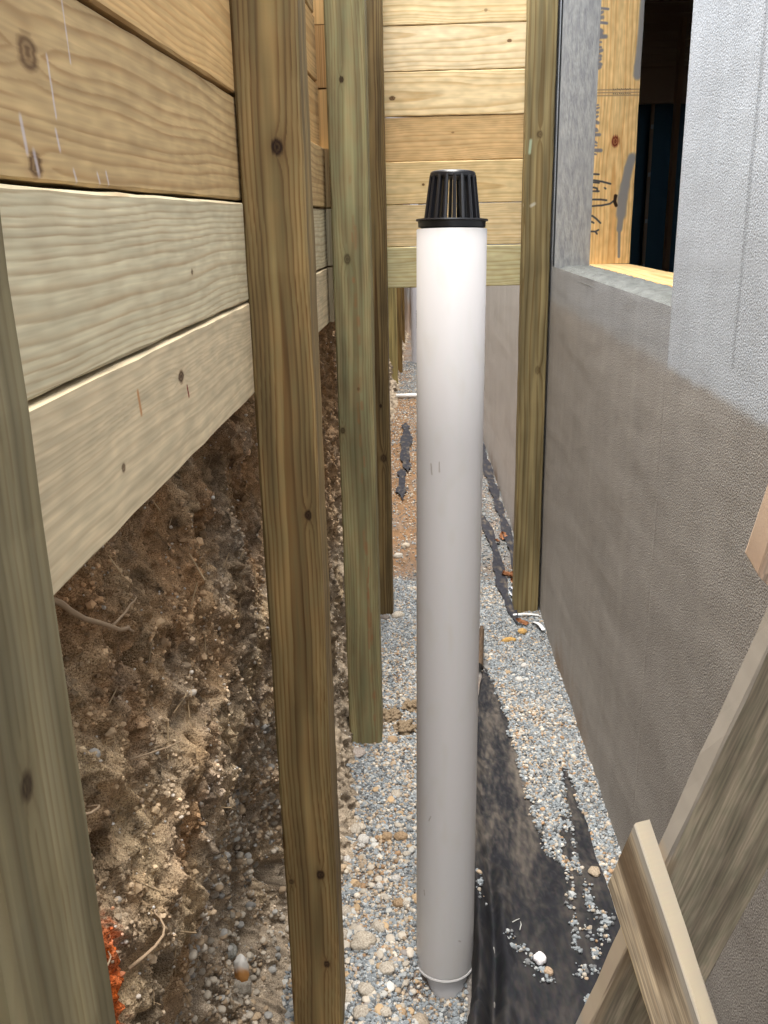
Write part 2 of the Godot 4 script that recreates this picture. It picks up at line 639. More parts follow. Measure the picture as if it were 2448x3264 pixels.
func scatter(called: String, mesh: Mesh, xf: Array[Transform3D], cl: Array[Color], m: Material) -> void:
	var mm := MultiMesh.new()
	mm.transform_format = MultiMesh.TRANSFORM_3D
	mm.use_colors = true
	mm.mesh = mesh
	mm.instance_count = xf.size()
	for k in xf.size():
		mm.set_instance_transform(k, xf[k])
		mm.set_instance_color(k, cl[k])
	var o := MultiMeshInstance3D.new()
	o.name = numbered(called)
	o.multimesh = mm
	o.material_override = m
	add_child(o)
	tag(o, "", "", "", "stuff")


# ---------------------------------------------------------------- house

func house() -> void:
	var h := thing("house", "unfinished house wall with sprayed gray and brown coating and an open window hole", "house", Vector3(HOUSE_X, 0, 0))
	h.rotation.y = HOUSE_TURN
	# local x goes into the wall, local -z ahead; the window opening spans 1.705 .. 3.15 ahead, sill 1.26 up
	var low := 1.262
	var high := 2.62
	var n0 := 1.705
	var n1 := 3.15
	var conc := speckle(grit(mat(Color(1, 1, 1), 0.95, 0.25), 0.30, 0.7, 41, 3, 0.08), 42, Color(0.60, 0.60, 0.61), Color(0.66, 0.66, 0.66), Color(0.72, 0.72, 0.71), 0.03)
	conc.uv1_scale = Vector3(4.5, 0.9, 4.5)
	var core := func(called: String, x0: float, x1: float, y0: float, y1: float, a: float, b: float) -> void:
		obj(called, box_mesh(Vector3(x1 - x0, y1 - y0, b - a)), conc, h, Transform3D(Basis.IDENTITY, Vector3((x0 + x1) / 2, (y0 + y1) / 2, -(a + b) / 2)))
	core.call("foundation_wall", 0.004, 0.25, -0.3, low - 0.042, -6.0, 14.0)
	core.call("wall_beside_window", 0.004, 0.25, low - 0.042, 3.24, -6.0, n0)
	core.call("wall_beside_window", 0.004, 0.118, low - 0.042, 3.24, n1, 14.0)
	core.call("wall_behind_jamb", 0.118, 0.25, low - 0.042, 3.24, n1 + 0.040, 14.0)
	core.call("wall_over_window", 0.004, 0.25, high, 3.24, n0, n1)
	# the sprayed face, with the brown coat up to about 1.15
	var skin := speckle(grit(painted(0.9, 0.3), 0.55, 0.9, 43, 2, 0.30), 46, Color(0.54, 0.54, 0.55), Color(0.93, 0.93, 0.93), Color(1, 1, 1), 0.30)
	var face := func(a: float, b: float, y0: float, y1: float, step: float) -> void:
		var nu := int((b - a) / step) + 2
		var nv := int((y1 - y0) / step) + 2
		var f := func(i: int, j: int) -> Array:
			var z := lerpf(a, b, float(i) / (nu - 1))
			var y := lerpf(y0, y1, float(j) / (nv - 1))
			var bump := 0.0012 * wave.get_noise_2d(z * 3.0, y * 3.0) + 0.0012 * blot.get_noise_2d(z * 1.5, y * 6.0)
			if i == 0 or j == 0 or i == nu - 1 or j == nv - 1: bump = 0.0
			return [Vector3(-0.002 - bump, y, -z), wall_color(z, y), Vector2(z, y)]
		var o := obj("sprayed_coating", grid(nu, nv, f), skin, h)
		if y1 < 1.3: o.name = "coating_under_window"
	face.call(n1, 14.0, low - 0.003, 3.24, 0.04)
	face.call(-6.0, 0.5, -0.3, 3.24, 0.06)
	face.call(0.5, n0, -0.3, 2.7, 0.0075)
	face.call(0.5, n0, 2.7, 3.24, 0.04)
	face.call(n0, n1, -0.3, low - 0.003, 0.0075)
	face.call(n0, n1, high, 3.24, 0.04)
	face.call(n1, 7.5, -0.3, low - 0.003, 0.02)
	face.call(7.5, 14.0, -0.3, low - 0.003, 0.05)
	# a shallow tooled joint in the near wall
	# the sill: rough concrete lip, then the wooden plate
	var f2 := func(i: int, j: int) -> Array:
		var z := lerpf(n0, n1, float(i) / 159.0)
		var x := lerpf(-0.002, 0.118, float(j) / 19.0)
		var y := low - 0.002 - 0.016 * smoothstep(0.05, -0.002, x) + 0.0045 * wave.get_noise_2d(z * 16.0, x * 40.0) + 0.002 * fine.get_noise_2d(z * 80.0, x * 80.0)
		if j == 0: y = low - 0.004 - 0.016
		var g := 1.0 + 0.25 * wave.get_noise_2d(z * 12.0 + 5.0, x * 30.0) + 0.15 * fine.get_noise_2d(z * 60.0, x * 60.0)
		return [Vector3(x, y, -z), Color(0.19, 0.20, 0.195) * g, Vector2(z, x)]
	obj("window_sill", grid(160, 20, f2), grit(painted(0.95, 0.2), 0.15, 8.0, 44), h)
	core.call("sill_bed", 0.004, 0.118, low - 0.042, low - 0.024, n0, n1)
	var pine := {"seed": 71, "l": 1.5, "w": 0.13, "px": 512, "py": 96, "base": Color(0.93, 0.80, 0.58), "late": Color(0.80, 0.58, 0.33), "depth": 0.03, "ring": 0.011, "con": 0.5}
	var plate := wood(pine)
	obj("sill_board", beam(n1 - n0 - 0.002, 0.131, 0.036, 0.002, 1.5), plate, h, frame(Vector3(0.1185, low + 0.001, -n0 - 0.001), Vector3(1, 0, 0), Vector3(0, 0, -1), 0.036))
	# the far jamb: mortar-smeared wooden buck
	var y2 := func(zy: float) -> float: return 0.765 * (2045.0 - zy) / 2045.0
	var ink := Color(0.29, 0.29, 0.30)
	var marks := []
	var smear := Color(0.55, 0.54, 0.53)
	var s := func(a: float, b: float) -> Vector2: return Vector2(y2.call(a), clampf((b + 6.0) / 316.0, 0.0, 1.0) * 0.13)
	for q in [[[1300, 0], [1303, 35]], [[1350, 0], [1362, 60], [1382, 128]], [[1366, 0], [1372, 40]], [[1408, 0], [1415, 22]], [[1438, 2], [1440, 42]], [[1415, 26], [1442, 30]], [[1413, 84], [1420, 92]], [[1506, 0], [1508, 60], [1515, 104]], [[1560, 0], [1556, 70], [1544, 132], [1510, 172], [1478, 180]], [[1640, 0], [1668, 34], [1702, 66]], [[1770, 0], [1772, 30], [1758, 54]], [[1772, 30], [1792, 44]], [[1690, 0], [1700, 14]]]:
		var pts := []
		for e in q: pts.append(s.call(e[0], e[1]))
		marks.append([ink, 0.8, 0.0036, pts])
	for q in [[640, 0, 330], [662, 0, 330], [684, 0, 330]]:
		marks.append([Color(0.62, 0.52, 0.40), 0.35, 0.003, [s.call(q[0], q[1]), s.call(q[0] + 4, q[2])]])
	for q in 9:
		marks.append([Color(0.36, 0.33, 0.30), 0.6, 0.0014, [s.call(634 + (q % 2) * 4, 110 + q * 15), s.call(646 - (q % 3) * 3, 118 + q * 15)]])
		marks.append([Color(0.36, 0.33, 0.30), 0.6, 0.0014, [s.call(668 + (q % 3) * 3, 112 + q * 15), s.call(677, 119 + q * 15)]])
	marks.append([smear, 0.95, 0.016, [s.call(-250, 312), s.call(330, 298), s.call(470, 288), s.call(540, 284)]])
	marks.append([smear, 0.95, 0.016, [s.call(1170, 278), s.call(1260, 256), s.call(1400, 238)]])
	marks.append([smear, 0.95, 0.019, [s.call(1400, 238), s.call(1500, 226), s.call(1640, 220)]])
	marks.append([smear, 0.95, 0.011, [s.call(1640, 220), s.call(1760, 214)]])
	marks.append([smear, 0.9, 0.005, [s.call(1760, 214), s.call(1900, 218), s.call(1990, 222)]])
	for q in 26:
		var a := 40.0 + q * 34.0 + rng.randf_range(-14.0, 14.0)
		if a > 500.0: a += 240.0
		marks.append([Color(0.50, 0.49, 0.50), 0.85, rng.randf_range(0.003, 0.008), [s.call(a, -6.0), s.call(a + rng.randf_range(-12, 12), rng.randf_range(4.0, 50.0) if q % 3 == 0 else 8.0)]])
	marks.append([Color(0.16, 0.10, 0.06), 0.9, 0.006, [s.call(1478, 170), s.call(1530, 168), s.call(1560, 180)]])
	var buck := wood({"seed": 73, "l": 1.36, "w": 0.13, "px": 1024, "py": 128, "knot": Color(0.42, 0.16, 0.09), "base": Color(0.90, 0.755, 0.52), "late": Color(0.76, 0.54, 0.30), "tint": Color(0.93, 0.80, 0.58), "depth": 0.02, "slope": 0.012, "ring": 0.013, "con": 0.55, "knots": [[0.375, 0.063, 0.012, 1.0]], "marks": marks})
	obj("window_buck", beam(high - low - 0.003, 0.132, 0.038, 0.002, 1.36), buck, h, frame(Vector3(0.1185, low + 0.002, -n1 + 0.001), Vector3(1, 0, 0), Vector3(0, 1, 0), 0.038))
	obj("window_buck", beam(high - low - 0.003, 0.132, 0.038, 0.002, 1.36), plate, h, frame(Vector3(0.2505, low + 0.002, -n0 - 0.0005), Vector3(-1, 0, 0), Vector3(0, 1, 0), 0.038))
	# the room behind
	var rough := mat(Color(0.22, 0.18, 0.15))
	var joist := mat(Color(0.58, 0.42, 0.30))
	var slab := func(called: String, m: Material, x0: float, x1: float, y0: float, y1: float, a: float, b: float) -> MeshInstance3D:
		return obj(called, box_mesh(Vector3(x1 - x0, y1 - y0, b - a)), m, h, Transform3D(Basis.IDENTITY, Vector3((x0 + x1) / 2, (y0 + y1) / 2, -(a + b) / 2)))
	slab.call("room_floor", rough, 0.25, 6.2, -0.2, -0.05, -6.0, 14.0)
	slab.call("upper_floor", rough, -0.02, 6.2, 3.24, 3.28, -6.0, 14.0)
	slab.call("subfloor", rough, 0.25, 6.2, 3.19, 3.235, -6.0, 14.0)
	slab.call("room_wall", rough, 6.2, 6.4, -0.2, 3.24, -6.0, 7.5)
	slab.call("room_wall", rough, 6.2, 6.4, -0.2, 2.05, 7.5, 9.5)  # unseen gap above this piece, added so daylight reaches the joists
	slab.call("room_wall", rough, 6.2, 6.4, 2.75, 3.24, 7.5, 9.5)
	slab.call("room_wall", rough, 6.2, 6.4, -0.2, 3.24, 9.5, 14.0)
	slab.call("room_wall", rough, 0.25, 6.2, -0.05, 3.189, -6.2, -6.0)
	slab.call("room_wall", rough, 0.25, 6.2, -0.05, 3.189, 12.3, 12.5)
	var k := 0.6
	while k < 12.0:
		slab.call("joist", joist, 0.26, 6.19, 2.955, 3.189, k, k + 0.038)
		k += 0.4064
	slab.call("beam", joist, 1.8, 6.19, 2.60, 2.95, 11.3, 11.45)
	var blue := mat(Color(0.07, 0.17, 0.26), 0.6)
	for q in 9:
		slab.call("insulation_sheet", blue, 0.7 + q * 0.6, 1.28 + q * 0.6, -0.04, 2.80, 12.24, 12.295)
		slab.call("stud", joist, 1.282 + q * 0.6, 1.32 + q * 0.6, -0.04, 2.80, 12.20, 12.298)
	for q in 4:
		slab.call("wire_clip", mat(Color(0.75, 0.75, 0.75)), 2.485, 2.515, 0.75 + q * 0.55, 0.80 + q * 0.55, 12.185, 12.199)
	slab.call("post", mat(Color(0.62, 0.42, 0.27)), 1.79, 1.83, -0.04, 2.95, 8.5, 8.59)


func wall_color(z: float, y: float) -> Color:
	var gray := Color(0.66, 0.70, 0.76)
	var brown := Color(0.475, 0.44, 0.405)
	if z > 3.26:
		brown = Color(0.68, 0.645, 0.625)  # same coat, painted paler for the brighter daylight beyond the cross wall
	var n := wave.get_noise_2d(z * 3.0, y * 3.0)
	var edge := 1.150 + 0.010 * n + 0.005 * fine.get_noise_2d(z * 11.0, y * 11.0)
	var c := brown.lerp(gray, smoothstep(-0.010, 0.010, y - edge))
	if z > 1.7 and z < 3.26 and y < 1.27: c = c.lerp(brown.lerp(Color(0.46, 0.455, 0.455), smoothstep(-0.03, 0.03, y - edge)), 0.8)
	c *= 1.0 + 0.05 * n + 0.02 * wave.get_noise_2d(z * 22.0 + 4.0, y * 22.0) + 0.03 * fine.get_noise_2d(z * 90.0, y * 90.0) + 0.07 * wave.get_noise_2d(z * 14.0 + 30.0, y * 1.1)
	# a faint joint line in the near wall and rust-coloured splashes at the foot
	if y > 1.2: c *= 1.0 - 0.30 * smoothstep(0.0095, 0.003, absf(z - 1.36 + 0.004 * n))
	var rust := blot.get_noise_2d(z * 2.3 + 8.0, 0.0) * 0.5 + 0.5
	c = c.lerp(Color(0.30, 0.17, 0.075), 0.65 * smoothstep(0.14, 0.0, y + 0.05 * wave.get_noise_2d(z * 13.0, y * 13.0)) * smoothstep(0.35, 0.75, rust))
	return c


# ---------------------------------------------------------------- timber walls

func post_wood(s: int, base: Color, late: Color, tint: Color, knots := [], con := 0.75, marks := []) -> StandardMaterial3D:
	return wood({"seed": s, "l": 2.5, "w": 0.18, "px": 1024, "py": 128, "base": base, "late": late, "tint": tint, "tinted": 0.7, "pith": 0.27, "depth": 0.006, "slope": 0.006, "ring": 0.0085, "con": con * 0.85, "warp": 0.006, "streak": 0.42, "knots": knots, "marks": marks})


func put_post(parent: Node3D, x: float, z: float, m: Material, top := 2.20, u0 := 0.0) -> void:
	var o := obj("post", beam(top + 0.25, 0.089, 0.089, 0.004, 2.5, true, 0.0, 0.0, u0), m, parent)
	o.transform = frame(Vector3(x, -0.25, -z), Vector3(1, 0, 0), Vector3(0.0, 1, 0), 0.089)
	o.position -= parent.position


func put_plank(parent: Node3D, from: Vector3, to: Vector3, w: float, m: Material, facing: Vector3, tex_l := 1.2, u0 := 0.0) -> void:
	var along := (to - from).normalized()
	var across := along.cross(facing).normalized()
	var origin := from if across.y > 0.0 else from + Vector3(0, w, 0)
	var o := obj("plank", beam(from.distance_to(to), w, 0.038, 0.0025, tex_l, false, 0.0, 0.0, u0), m, parent)
	o.transform = frame(origin, across, along, 0.038)
	o.position -= parent.position


func retaining_wall() -> void:
	var t := thing("timber_retaining_wall", "long timber retaining wall of wide planks behind square posts, holding back the earth bank", "retaining wall", Vector3(-0.26, 0, 0))
	var tan1 := Color(0.74, 0.63, 0.46)
	var tan2 := Color(0.72, 0.57, 0.38)
	var pale := Color(0.79, 0.73, 0.61)
	var white := Color(0.80, 0.78, 0.84)
	var chalk := []
	for q in [[0.349, 0.050, 0.0022, 0.040], [0.390, 0.004, 0.0016, 0.045], [0.291, 0.095, 0.0035, 0.022], [0.349, 0.098, 0.0025, 0.014], [0.306, 0.115, 0.0035, 0.015], [0.445, 0.122, 0.0022, 0.010], [0.425, 0.124, 0.0022, 0.008], [0.375, 0.124, 0.0025, 0.008]]:
		chalk.append([white, 0.28, q[2], [Vector2(q[0], q[1]), Vector2(q[0] + 0.004, q[1] + q[3])]])
	var looks := [
		wood({"seed": 101, "l": 1.2, "w": 0.135, "base": pale, "late": Color(0.66, 0.58, 0.47), "tint": Color(0.84, 0.76, 0.63), "pith": 0.75, "depth": 0.012, "slope": 0.004, "ring": 0.0060, "con": 0.45, "px": 768, "py": 128, "knots": [[0.60, 0.042, 0.007, 1.0], [0.399, 0.087, 0.0035, 0.8]], "marks": [[Color(0.45, 0.16, 0.10), 0.8, 0.0022, [Vector2(0.620, 0.056), Vector2(0.624, 0.068)]], [Color(0.72, 0.52, 0.34), 0.6, 0.003, [Vector2(0.455, 0.030), Vector2(0.459, 0.052)]]]}),
		wood({"seed": 103, "l": 1.2, "w": 0.135, "base": Color(0.80, 0.75, 0.63), "late": Color(0.62, 0.53, 0.41), "tint": Color(0.78, 0.76, 0.65), "pith": -0.25, "depth": 0.01, "slope": 0.03, "ring": 0.0092, "con": 0.6, "px": 768, "py": 128, "knots": [[0.682, 0.078, 0.003, 0.7]], "warp": 0.005}),
		wood({"seed": 107, "l": 1.2, "w": 0.135, "base": tan1, "late": Color(0.56, 0.43, 0.28), "tint": Color(0.77, 0.67, 0.49), "pith": 0.62, "depth": 0.003, "slope": 0.008, "ring": 0.0098, "con": 0.6, "px": 768, "py": 128, "knots": [[0.316, 0.053, 0.011, 0.6], [0.306, 0.124, 0.008, 0.7]], "warp": 0.008, "marks": chalk}),
		wood({"seed": 109, "l": 1.2, "w": 0.135, "base": Color(0.82, 0.68, 0.47), "late": Color(0.64, 0.47, 0.28), "tint": Color(0.78, 0.65, 0.46), "pith": 0.4, "depth": 0.02, "slope": 0.012, "ring": 0.0095, "con": 0.5, "px": 768, "py": 128, "knots": [[0.55, 0.05, 0.006, 0.7]]}),
		wood({"seed": 113, "l": 1.2, "w": 0.135, "base": tan2, "late": Color(0.45, 0.33, 0.19), "tint": tan1, "pith": 0.2, "depth": 0.01, "slope": 0.015, "ring": 0.009, "con": 0.55, "px": 512, "py": 128, "knots": [[0.8, 0.09, 0.008, 0.8]]}),
	]
	# seams counted from eye height: -.242, -.108, .027, .162 ...
	var seams := [-0.242, -0.108, 0.027, 0.162, 0.300, 0.438, 0.576, 0.714, 0.852]
	var bays := [[-6.0, -2.6, -0.2545, -0.2545], [-2.598, -1.66, -0.2545, -0.2545], [-1.658, -0.66, -0.2545, -0.2545], [-0.658, 0.327, -0.2545, -0.2545], [0.329, 1.361, -0.2545, -0.2535], [1.364, 2.29, -0.2515, -0.2385], [2.294, 3.27, -0.2275, -0.2255]]
	for b in bays.size():
		for k in 7:
			var y0: float = seams[k] + 0.0015
			var w: float = seams[k + 1] - seams[k] - 0.0035
			var a: Array = bays[b]
			var z1: float = a[1]
			var back := rng.randf_range(0.0, 0.0035)
			if b == 5 and k == 2: back = 0.001
			if b == 5 and k >= 3:
				back = 0.012
				z1 = 2.335 - 0.012 * k
			var z0: float = a[0] if not (b == 6 and k >= 3) else 2.39
			if b == 4 and k == 0: back = 0.0
			if b == 4 and k == 1: back = 0.0005
			if b == 4 and k == 2: back = 0.004
			var m: Material = looks[mini(k, 4)] if k < 4 and b > 3 else (looks[2 + (k * 2 + b) % 3] if k >= 2 else looks[k])
			var dy := rng.randf_range(-0.0008, 0.0008)
			put_plank(t, at(a[2] - back, y0 + dy, z0), at(a[3] - back, y0 - dy, z1), w, m, Vector3(1, 0, 0), 1.2, 0.0 if b <= 4 else 0.15)
	var g1 := Color(0.47, 0.43, 0.31)
	var p0 := post_wood(201, Color(0.49, 0.45, 0.34), Color(0.35, 0.29, 0.20), Color(0.46, 0.43, 0.34), [[1.45, 0.125, 0.005, 0.8]], 0.55)
	var p1 := post_wood(205, Color(0.53, 0.44, 0.29), Color(0.32, 0.22, 0.12), Color(0.46, 0.41, 0.28), [[1.765, 0.054, 0.0075, 1.0], [1.243, 0.073, 0.0055, 1.0], [0.584, 0.064, 0.0065, 1.0], [0.569, 0.010, 0.004, 0.6], [0.39, 0.067, 0.005, 1.0]], 0.8)
	var stain := []
	for q in 44:
		var u := rng.randf_range(0.25, 1.8)
		var v := 0.074 - 0.014 * u + rng.randf_range(-0.006, 0.006)
		stain.append([Color(0.60, 0.42, 0.29), rng.randf_range(0.05, 0.22), rng.randf_range(0.002, 0.006), [Vector2(u, v), Vector2(u + rng.randf_range(0.01, 0.06), v + rng.randf_range(-0.002, 0.002))]])
	var p2 := post_wood(211, Color(0.57, 0.52, 0.38), Color(0.40, 0.34, 0.22), Color(0.51, 0.51, 0.38), [[1.968, 0.034, 0.005, 1.0], [1.581, 0.035, 0.008, 0.55], [1.168, 0.010, 0.006, 0.7], [1.272, 0.053, 0.003, 0.5]], 0.6, stain)
	var p3 := post_wood(217, Color(0.48, 0.41, 0.27), Color(0.26, 0.18, 0.10), Color(0.42, 0.36, 0.25), [[1.046, 0.060, 0.004, 0.9], [0.857, 0.066, 0.011, 0.6]], 0.9)
	put_post(t, -0.255, 0.283, p0)
	put_post(t, -0.255, 1.317, p1)
	put_post(t, -0.224, 2.233, p2)
	put_post(t, -0.226, 3.160, p3)
	put_post(t, -0.255, -0.70, p2)
	put_post(t, -0.255, -1.70, p1)
	put_post(t, -0.255, -2.60, p3)


func cross_wall() -> void:
	var t := thing("timber_cross_wall", "short yellow plank wall closing the far end of the trench above the ground gap", "plank wall", Vector3(0.09, 0, -3.25))
	var looks := []
	for q in 6:
		var b: Color = [Color(0.82, 0.77, 0.60), Color(0.88, 0.79, 0.61), Color(0.87, 0.77, 0.57), Color(0.83, 0.70, 0.50), Color(0.90, 0.81, 0.63), Color(0.91, 0.83, 0.67)][q]
		var kn := [[[0.35, 0.05, 0.004, 0.6]], [[0.40, 0.10, 0.004, 0.5]], [[0.205, 0.074, 0.0035, 1.0]], [[0.3, 0.05, 0.003, 0.5]], [[0.109, 0.079, 0.0065, 0.9]], [[0.474, 0.053, 0.005, 0.9]]]
		looks.append(wood({"seed": 301 + q * 5, "l": 0.62, "w": 0.135, "px": 384, "py": 96, "base": b, "late": Color(b.r * 0.80, b.g * 0.70, b.b * 0.56), "tint": Color(b.r * 1.04, b.g * 1.04, b.b * 1.08) if q != 0 else Color(0.79, 0.79, 0.62), "pith": [0.3, 1.2, 0.6, -0.3, 0.55, 0.2][q], "fib": 0.07, "depth": 0.008 + 0.004 * q, "slope": 0.03, "ring": 0.0085 + 0.001 * (q % 3), "con": 0.5, "knots": kn[q]}))
	var seams := [-0.229, -0.092, 0.0445, 0.179, 0.317, 0.452, 0.586, 0.720, 0.856]
	for k in 7:
		var gap := 0.0012 if k == 2 else 0.0022
		var tilt := rng.randf_range(-0.001, 0.001)
		var back := rng.randf_range(0.0, 0.003)
		if k == 3: back = 0.004
		put_plank(t, at(-0.224, seams[k] + 0.001 - tilt, 3.2515 + back), at(0.404, seams[k] + 0.001 + tilt, 3.2515 + back), seams[k + 1] - seams[k] - gap, looks[[0, 1, 2, 3, 4, 5, 1, 4][k]], Vector3(0, 0, 1), 0.64, 0.0)
	var pr := post_wood(221, Color(0.57, 0.51, 0.36), Color(0.38, 0.30, 0.18), Color(0.52, 0.47, 0.34), [[1.916, 0.045, 0.009, 0.5], [1.164, 0.062, 0.010, 0.3]], 0.8, [[Color(0.80, 0.78, 0.72), 0.45, 0.007, [Vector2(1.700, 0.022), Vector2(1.707, 0.034)]], [Color(0.72, 0.80, 0.70), 0.4, 0.006, [Vector2(1.86, 0.012), Vector2(1.90, 0.016)]]])
	put_post(t, 0.316, 3.160, pr)


func distant_wall() -> void:
	var t := thing("distant_retaining_wall", "pale timber posts of the retaining wall seen through the gap under the plank wall", "retaining wall", Vector3(-0.36, 0, -8.3))
	var look := post_wood(231, Color(0.66, 0.60, 0.40), Color(0.46, 0.38, 0.21), Color(0.60, 0.55, 0.38), [], 0.5)
	var dark := post_wood(237, Color(0.50, 0.40, 0.24), Color(0.30, 0.22, 0.11), Color(0.45, 0.37, 0.23), [], 0.6)
	for q in [[-0.360, 8.14, look], [-0.335, 8.80, dark], [-0.36, 5.6, look], [-0.36, 10.9, dark]]:
		put_post(t, q[0], q[1], q[2])
	for k in 8:
		put_plank(t, at(-0.362, -0.24 + 0.137 * k, 3.4), at(-0.362, -0.24 + 0.137 * k, 8.2), 0.134, look, Vector3(1, 0, 0), 2.4, 0.1 * k)
		put_plank(t, at(-0.362, -0.24 + 0.137 * k, 8.203), at(-0.362, -0.24 + 0.137 * k, 12.2), 0.134, look, Vector3(1, 0, 0), 2.4, 0.17 * k)


# ---------------------------------------------------------------- the standpipe

var pipe_foot := Vector3(0.0272, -0.012, -1.4945)
var pipe_head := Vector3(0.0398, 1.402, -1.5600)


func pipe_frame(where: Vector3) -> Transform3D:
	var y := (pipe_head - pipe_foot).normalized()
	var z := Vector3(0, 0, 1)
	var x := y.cross(z).normalized()
	return Transform3D(Basis(x, y, x.cross(y)), where)


func drain_pipe() -> void:
	var t := thing("drain_standpipe", "tall white plastic drain pipe standing upright in the gravel", "pipe", pipe_foot)
	t.transform = pipe_frame(pipe_foot)
	var h := pipe_foot.distance_to(pipe_head)
	# scuffs and dust on the plastic
	var px := 256
	var py := 1024
	var im := Image.create(px, py, false, Image.FORMAT_RGB8)
	var slow := stretched(501, px, py, 40, 60)
	var streak := stretched(503, px, py, 90, 14)
	var data := PackedByteArray()
	data.resize(px * py * 3)
	for y in py:
		for x in px:
			var j := y * px + x
			var low := smoothstep(0.80, 1.0, float(y) / py)
			var d := clampf((slow[j] / 255.0 - 0.62) * 1.6, 0.0, 0.5) + clampf((streak[j] / 255.0 - 0.66) * 0.8, 0.0, 0.3) + low * 0.18
			var c := Color(0.80, 0.792, 0.795).lerp(Color(0.72, 0.67, 0.60), d * 0.22)
			data[j * 3] = int(c.r * 255)
			data[j * 3 + 1] = int(c.g * 255)
			data[j * 3 + 2] = int(c.b * 255)
	im = Image.create_from_data(px, py, false, Image.FORMAT_RGB8, data)
	for q in 11:
		var x := rng.randf() * 0.36
		var y := rng.randf() * 1.41
		var ln := rng.randf_range(0.0, 0.02)
		scribble(im, [Color(0.45, 0.40, 0.34), rng.randf_range(0.12, 0.32), rng.randf_range(0.0010, 0.0018), [Vector2(x, y), Vector2(x + rng.randf_range(-0.005, 0.005), y + ln)]], 0.36, 1.415)
	var m := StandardMaterial3D.new()
	m.albedo_texture = ImageTexture.create_from_image(im)
	m.roughness = 0.42
	m.metallic_specular = 0.45
	var r := 0.0572
	var st := SurfaceTool.new()
	st.begin(Mesh.PRIMITIVE_TRIANGLES)
	var prof := [Vector2(r - 0.006, 0.9), Vector2(r - 0.006, h - 0.001), Vector2(r - 0.005, h), Vector2(r - 0.0008, h), Vector2(r, h - 0.001), Vector2(r, h * 0.75), Vector2(r, h * 0.5), Vector2(r, h * 0.25), Vector2(r, 0.0), Vector2(r - 0.0012, -0.002), Vector2(r - 0.006, -0.002), Vector2(r - 0.006, 0.05)]
	prof.reverse()
	for k in prof.size() - 1:
		st.set_smooth_group(k if k < 4 or k > 7 else 99)
		for i in 72:
			var g := [TAU * i / 72, TAU * (i + 1) / 72]
			var pt := []
			var uv := []
			for e in [[k, 0], [k, 1], [k + 1, 1], [k + 1, 0]]:
				var p: Vector2 = prof[e[0]]
				pt.append(Vector3(p.x * cos(g[e[1]]), p.y, p.x * sin(g[e[1]])))
				uv.append(Vector2(g[e[1]] / TAU, clampf(1.0 - p.y / h, 0.0, 1.0)))
			for e in [0, 1, 2, 0, 2, 3]:
				st.set_uv(uv[e])
				st.add_vertex(pt[e])
	obj("pipe_shaft", merge(st), m, t)
	var white := mat(Color(0.55, 0.54, 0.54), 0.5, 0.4)
	var hub := obj("pipe_fitting", lathe([Vector2(0.0, -0.16), Vector2(0.047, -0.16), Vector2(0.047, -0.004), Vector2(0.046, 0.0), Vector2(0.0, 0.0)], 48), mat(Color(0.66, 0.65, 0.67), 0.5), t)
	hub.position = Vector3(0.003, -0.004, 0.004)
	obj("pipe_rim", lathe([Vector2(r - 0.0065, -0.0085), Vector2(r + 0.0012, -0.0085), Vector2(r + 0.0020, -0.0055), Vector2(r + 0.0010, -0.0025), Vector2(r - 0.0065, -0.0025), Vector2(r - 0.0065, -0.0085)], 64), white, t)


func drain_grate() -> void:
	var y := (pipe_head - pipe_foot).normalized()
	var t := thing("drain_grate", "black plastic domed drain grate with upright slots, sitting on top of the white pipe", "drain grate", pipe_head)
	t.transform = pipe_frame(pipe_head + y * 0.0005)
	t.rotate_object_local(Vector3(0, 0, 1), -0.010)
	var black := mat(Color(0.012, 0.012, 0.015), 0.33, 0.5)
	obj("collar", lathe([Vector2(0.046, -0.02), Vector2(0.0500, -0.02), Vector2(0.0500, 0.001), Vector2(0.0545, 0.002), Vector2(0.0550, 0.0115), Vector2(0.046, 0.0115), Vector2(0.046, -0.02)], 64), black, t)
	obj("flange", lathe([Vector2(0.040, 0.0115), Vector2(0.0580, 0.0115), Vector2(0.0588, 0.0125), Vector2(0.0580, 0.0145), Vector2(0.046, 0.0150), Vector2(0.040, 0.0150), Vector2(0.040, 0.0115)], 64), black, t)
	obj("cap", lathe([Vector2(0.0, 0.0775), Vector2(0.0352, 0.0775), Vector2(0.0366, 0.0800), Vector2(0.0362, 0.0845), Vector2(0.0345, 0.0868), Vector2(0.0315, 0.0878), Vector2(0.0, 0.0884)], 48), black, t)
	var n := 18
	for i in n:
		var a := TAU * (i + 0.35) / n
		var st := SurfaceTool.new()
		st.begin(Mesh.PRIMITIVE_TRIANGLES)
		st.set_smooth_group(-1)
		var c := []
		for e in [[0.0445, 0.0145, 0.0042], [0.0362, 0.0815, 0.0036]]:
			var o := Vector3(cos(a), 0, sin(a))
			var s := Vector3(-sin(a), 0, cos(a))
			var hgt := Vector3(0, e[1], 0)
			c.append([o * e[0] - s * e[2] * 0.75 + hgt, o * (e[0] + 0.0012) + hgt, o * e[0] + s * e[2] * 0.75 + hgt, o * (e[0] - 0.007) + s * e[2] * 0.55 + hgt, o * (e[0] - 0.007) - s * e[2] * 0.55 + hgt])
		for k in 5:
			var k2 := (k + 1) % 5
			var p := [c[0][k], c[0][k2], c[1][k2], c[1][k]]
			for e in [0, 1, 2, 0, 2, 3]:
				st.add_vertex(p[e])
		obj("slat", merge(st), black, t)


# ---------------------------------------------------------------- fabric and gravel

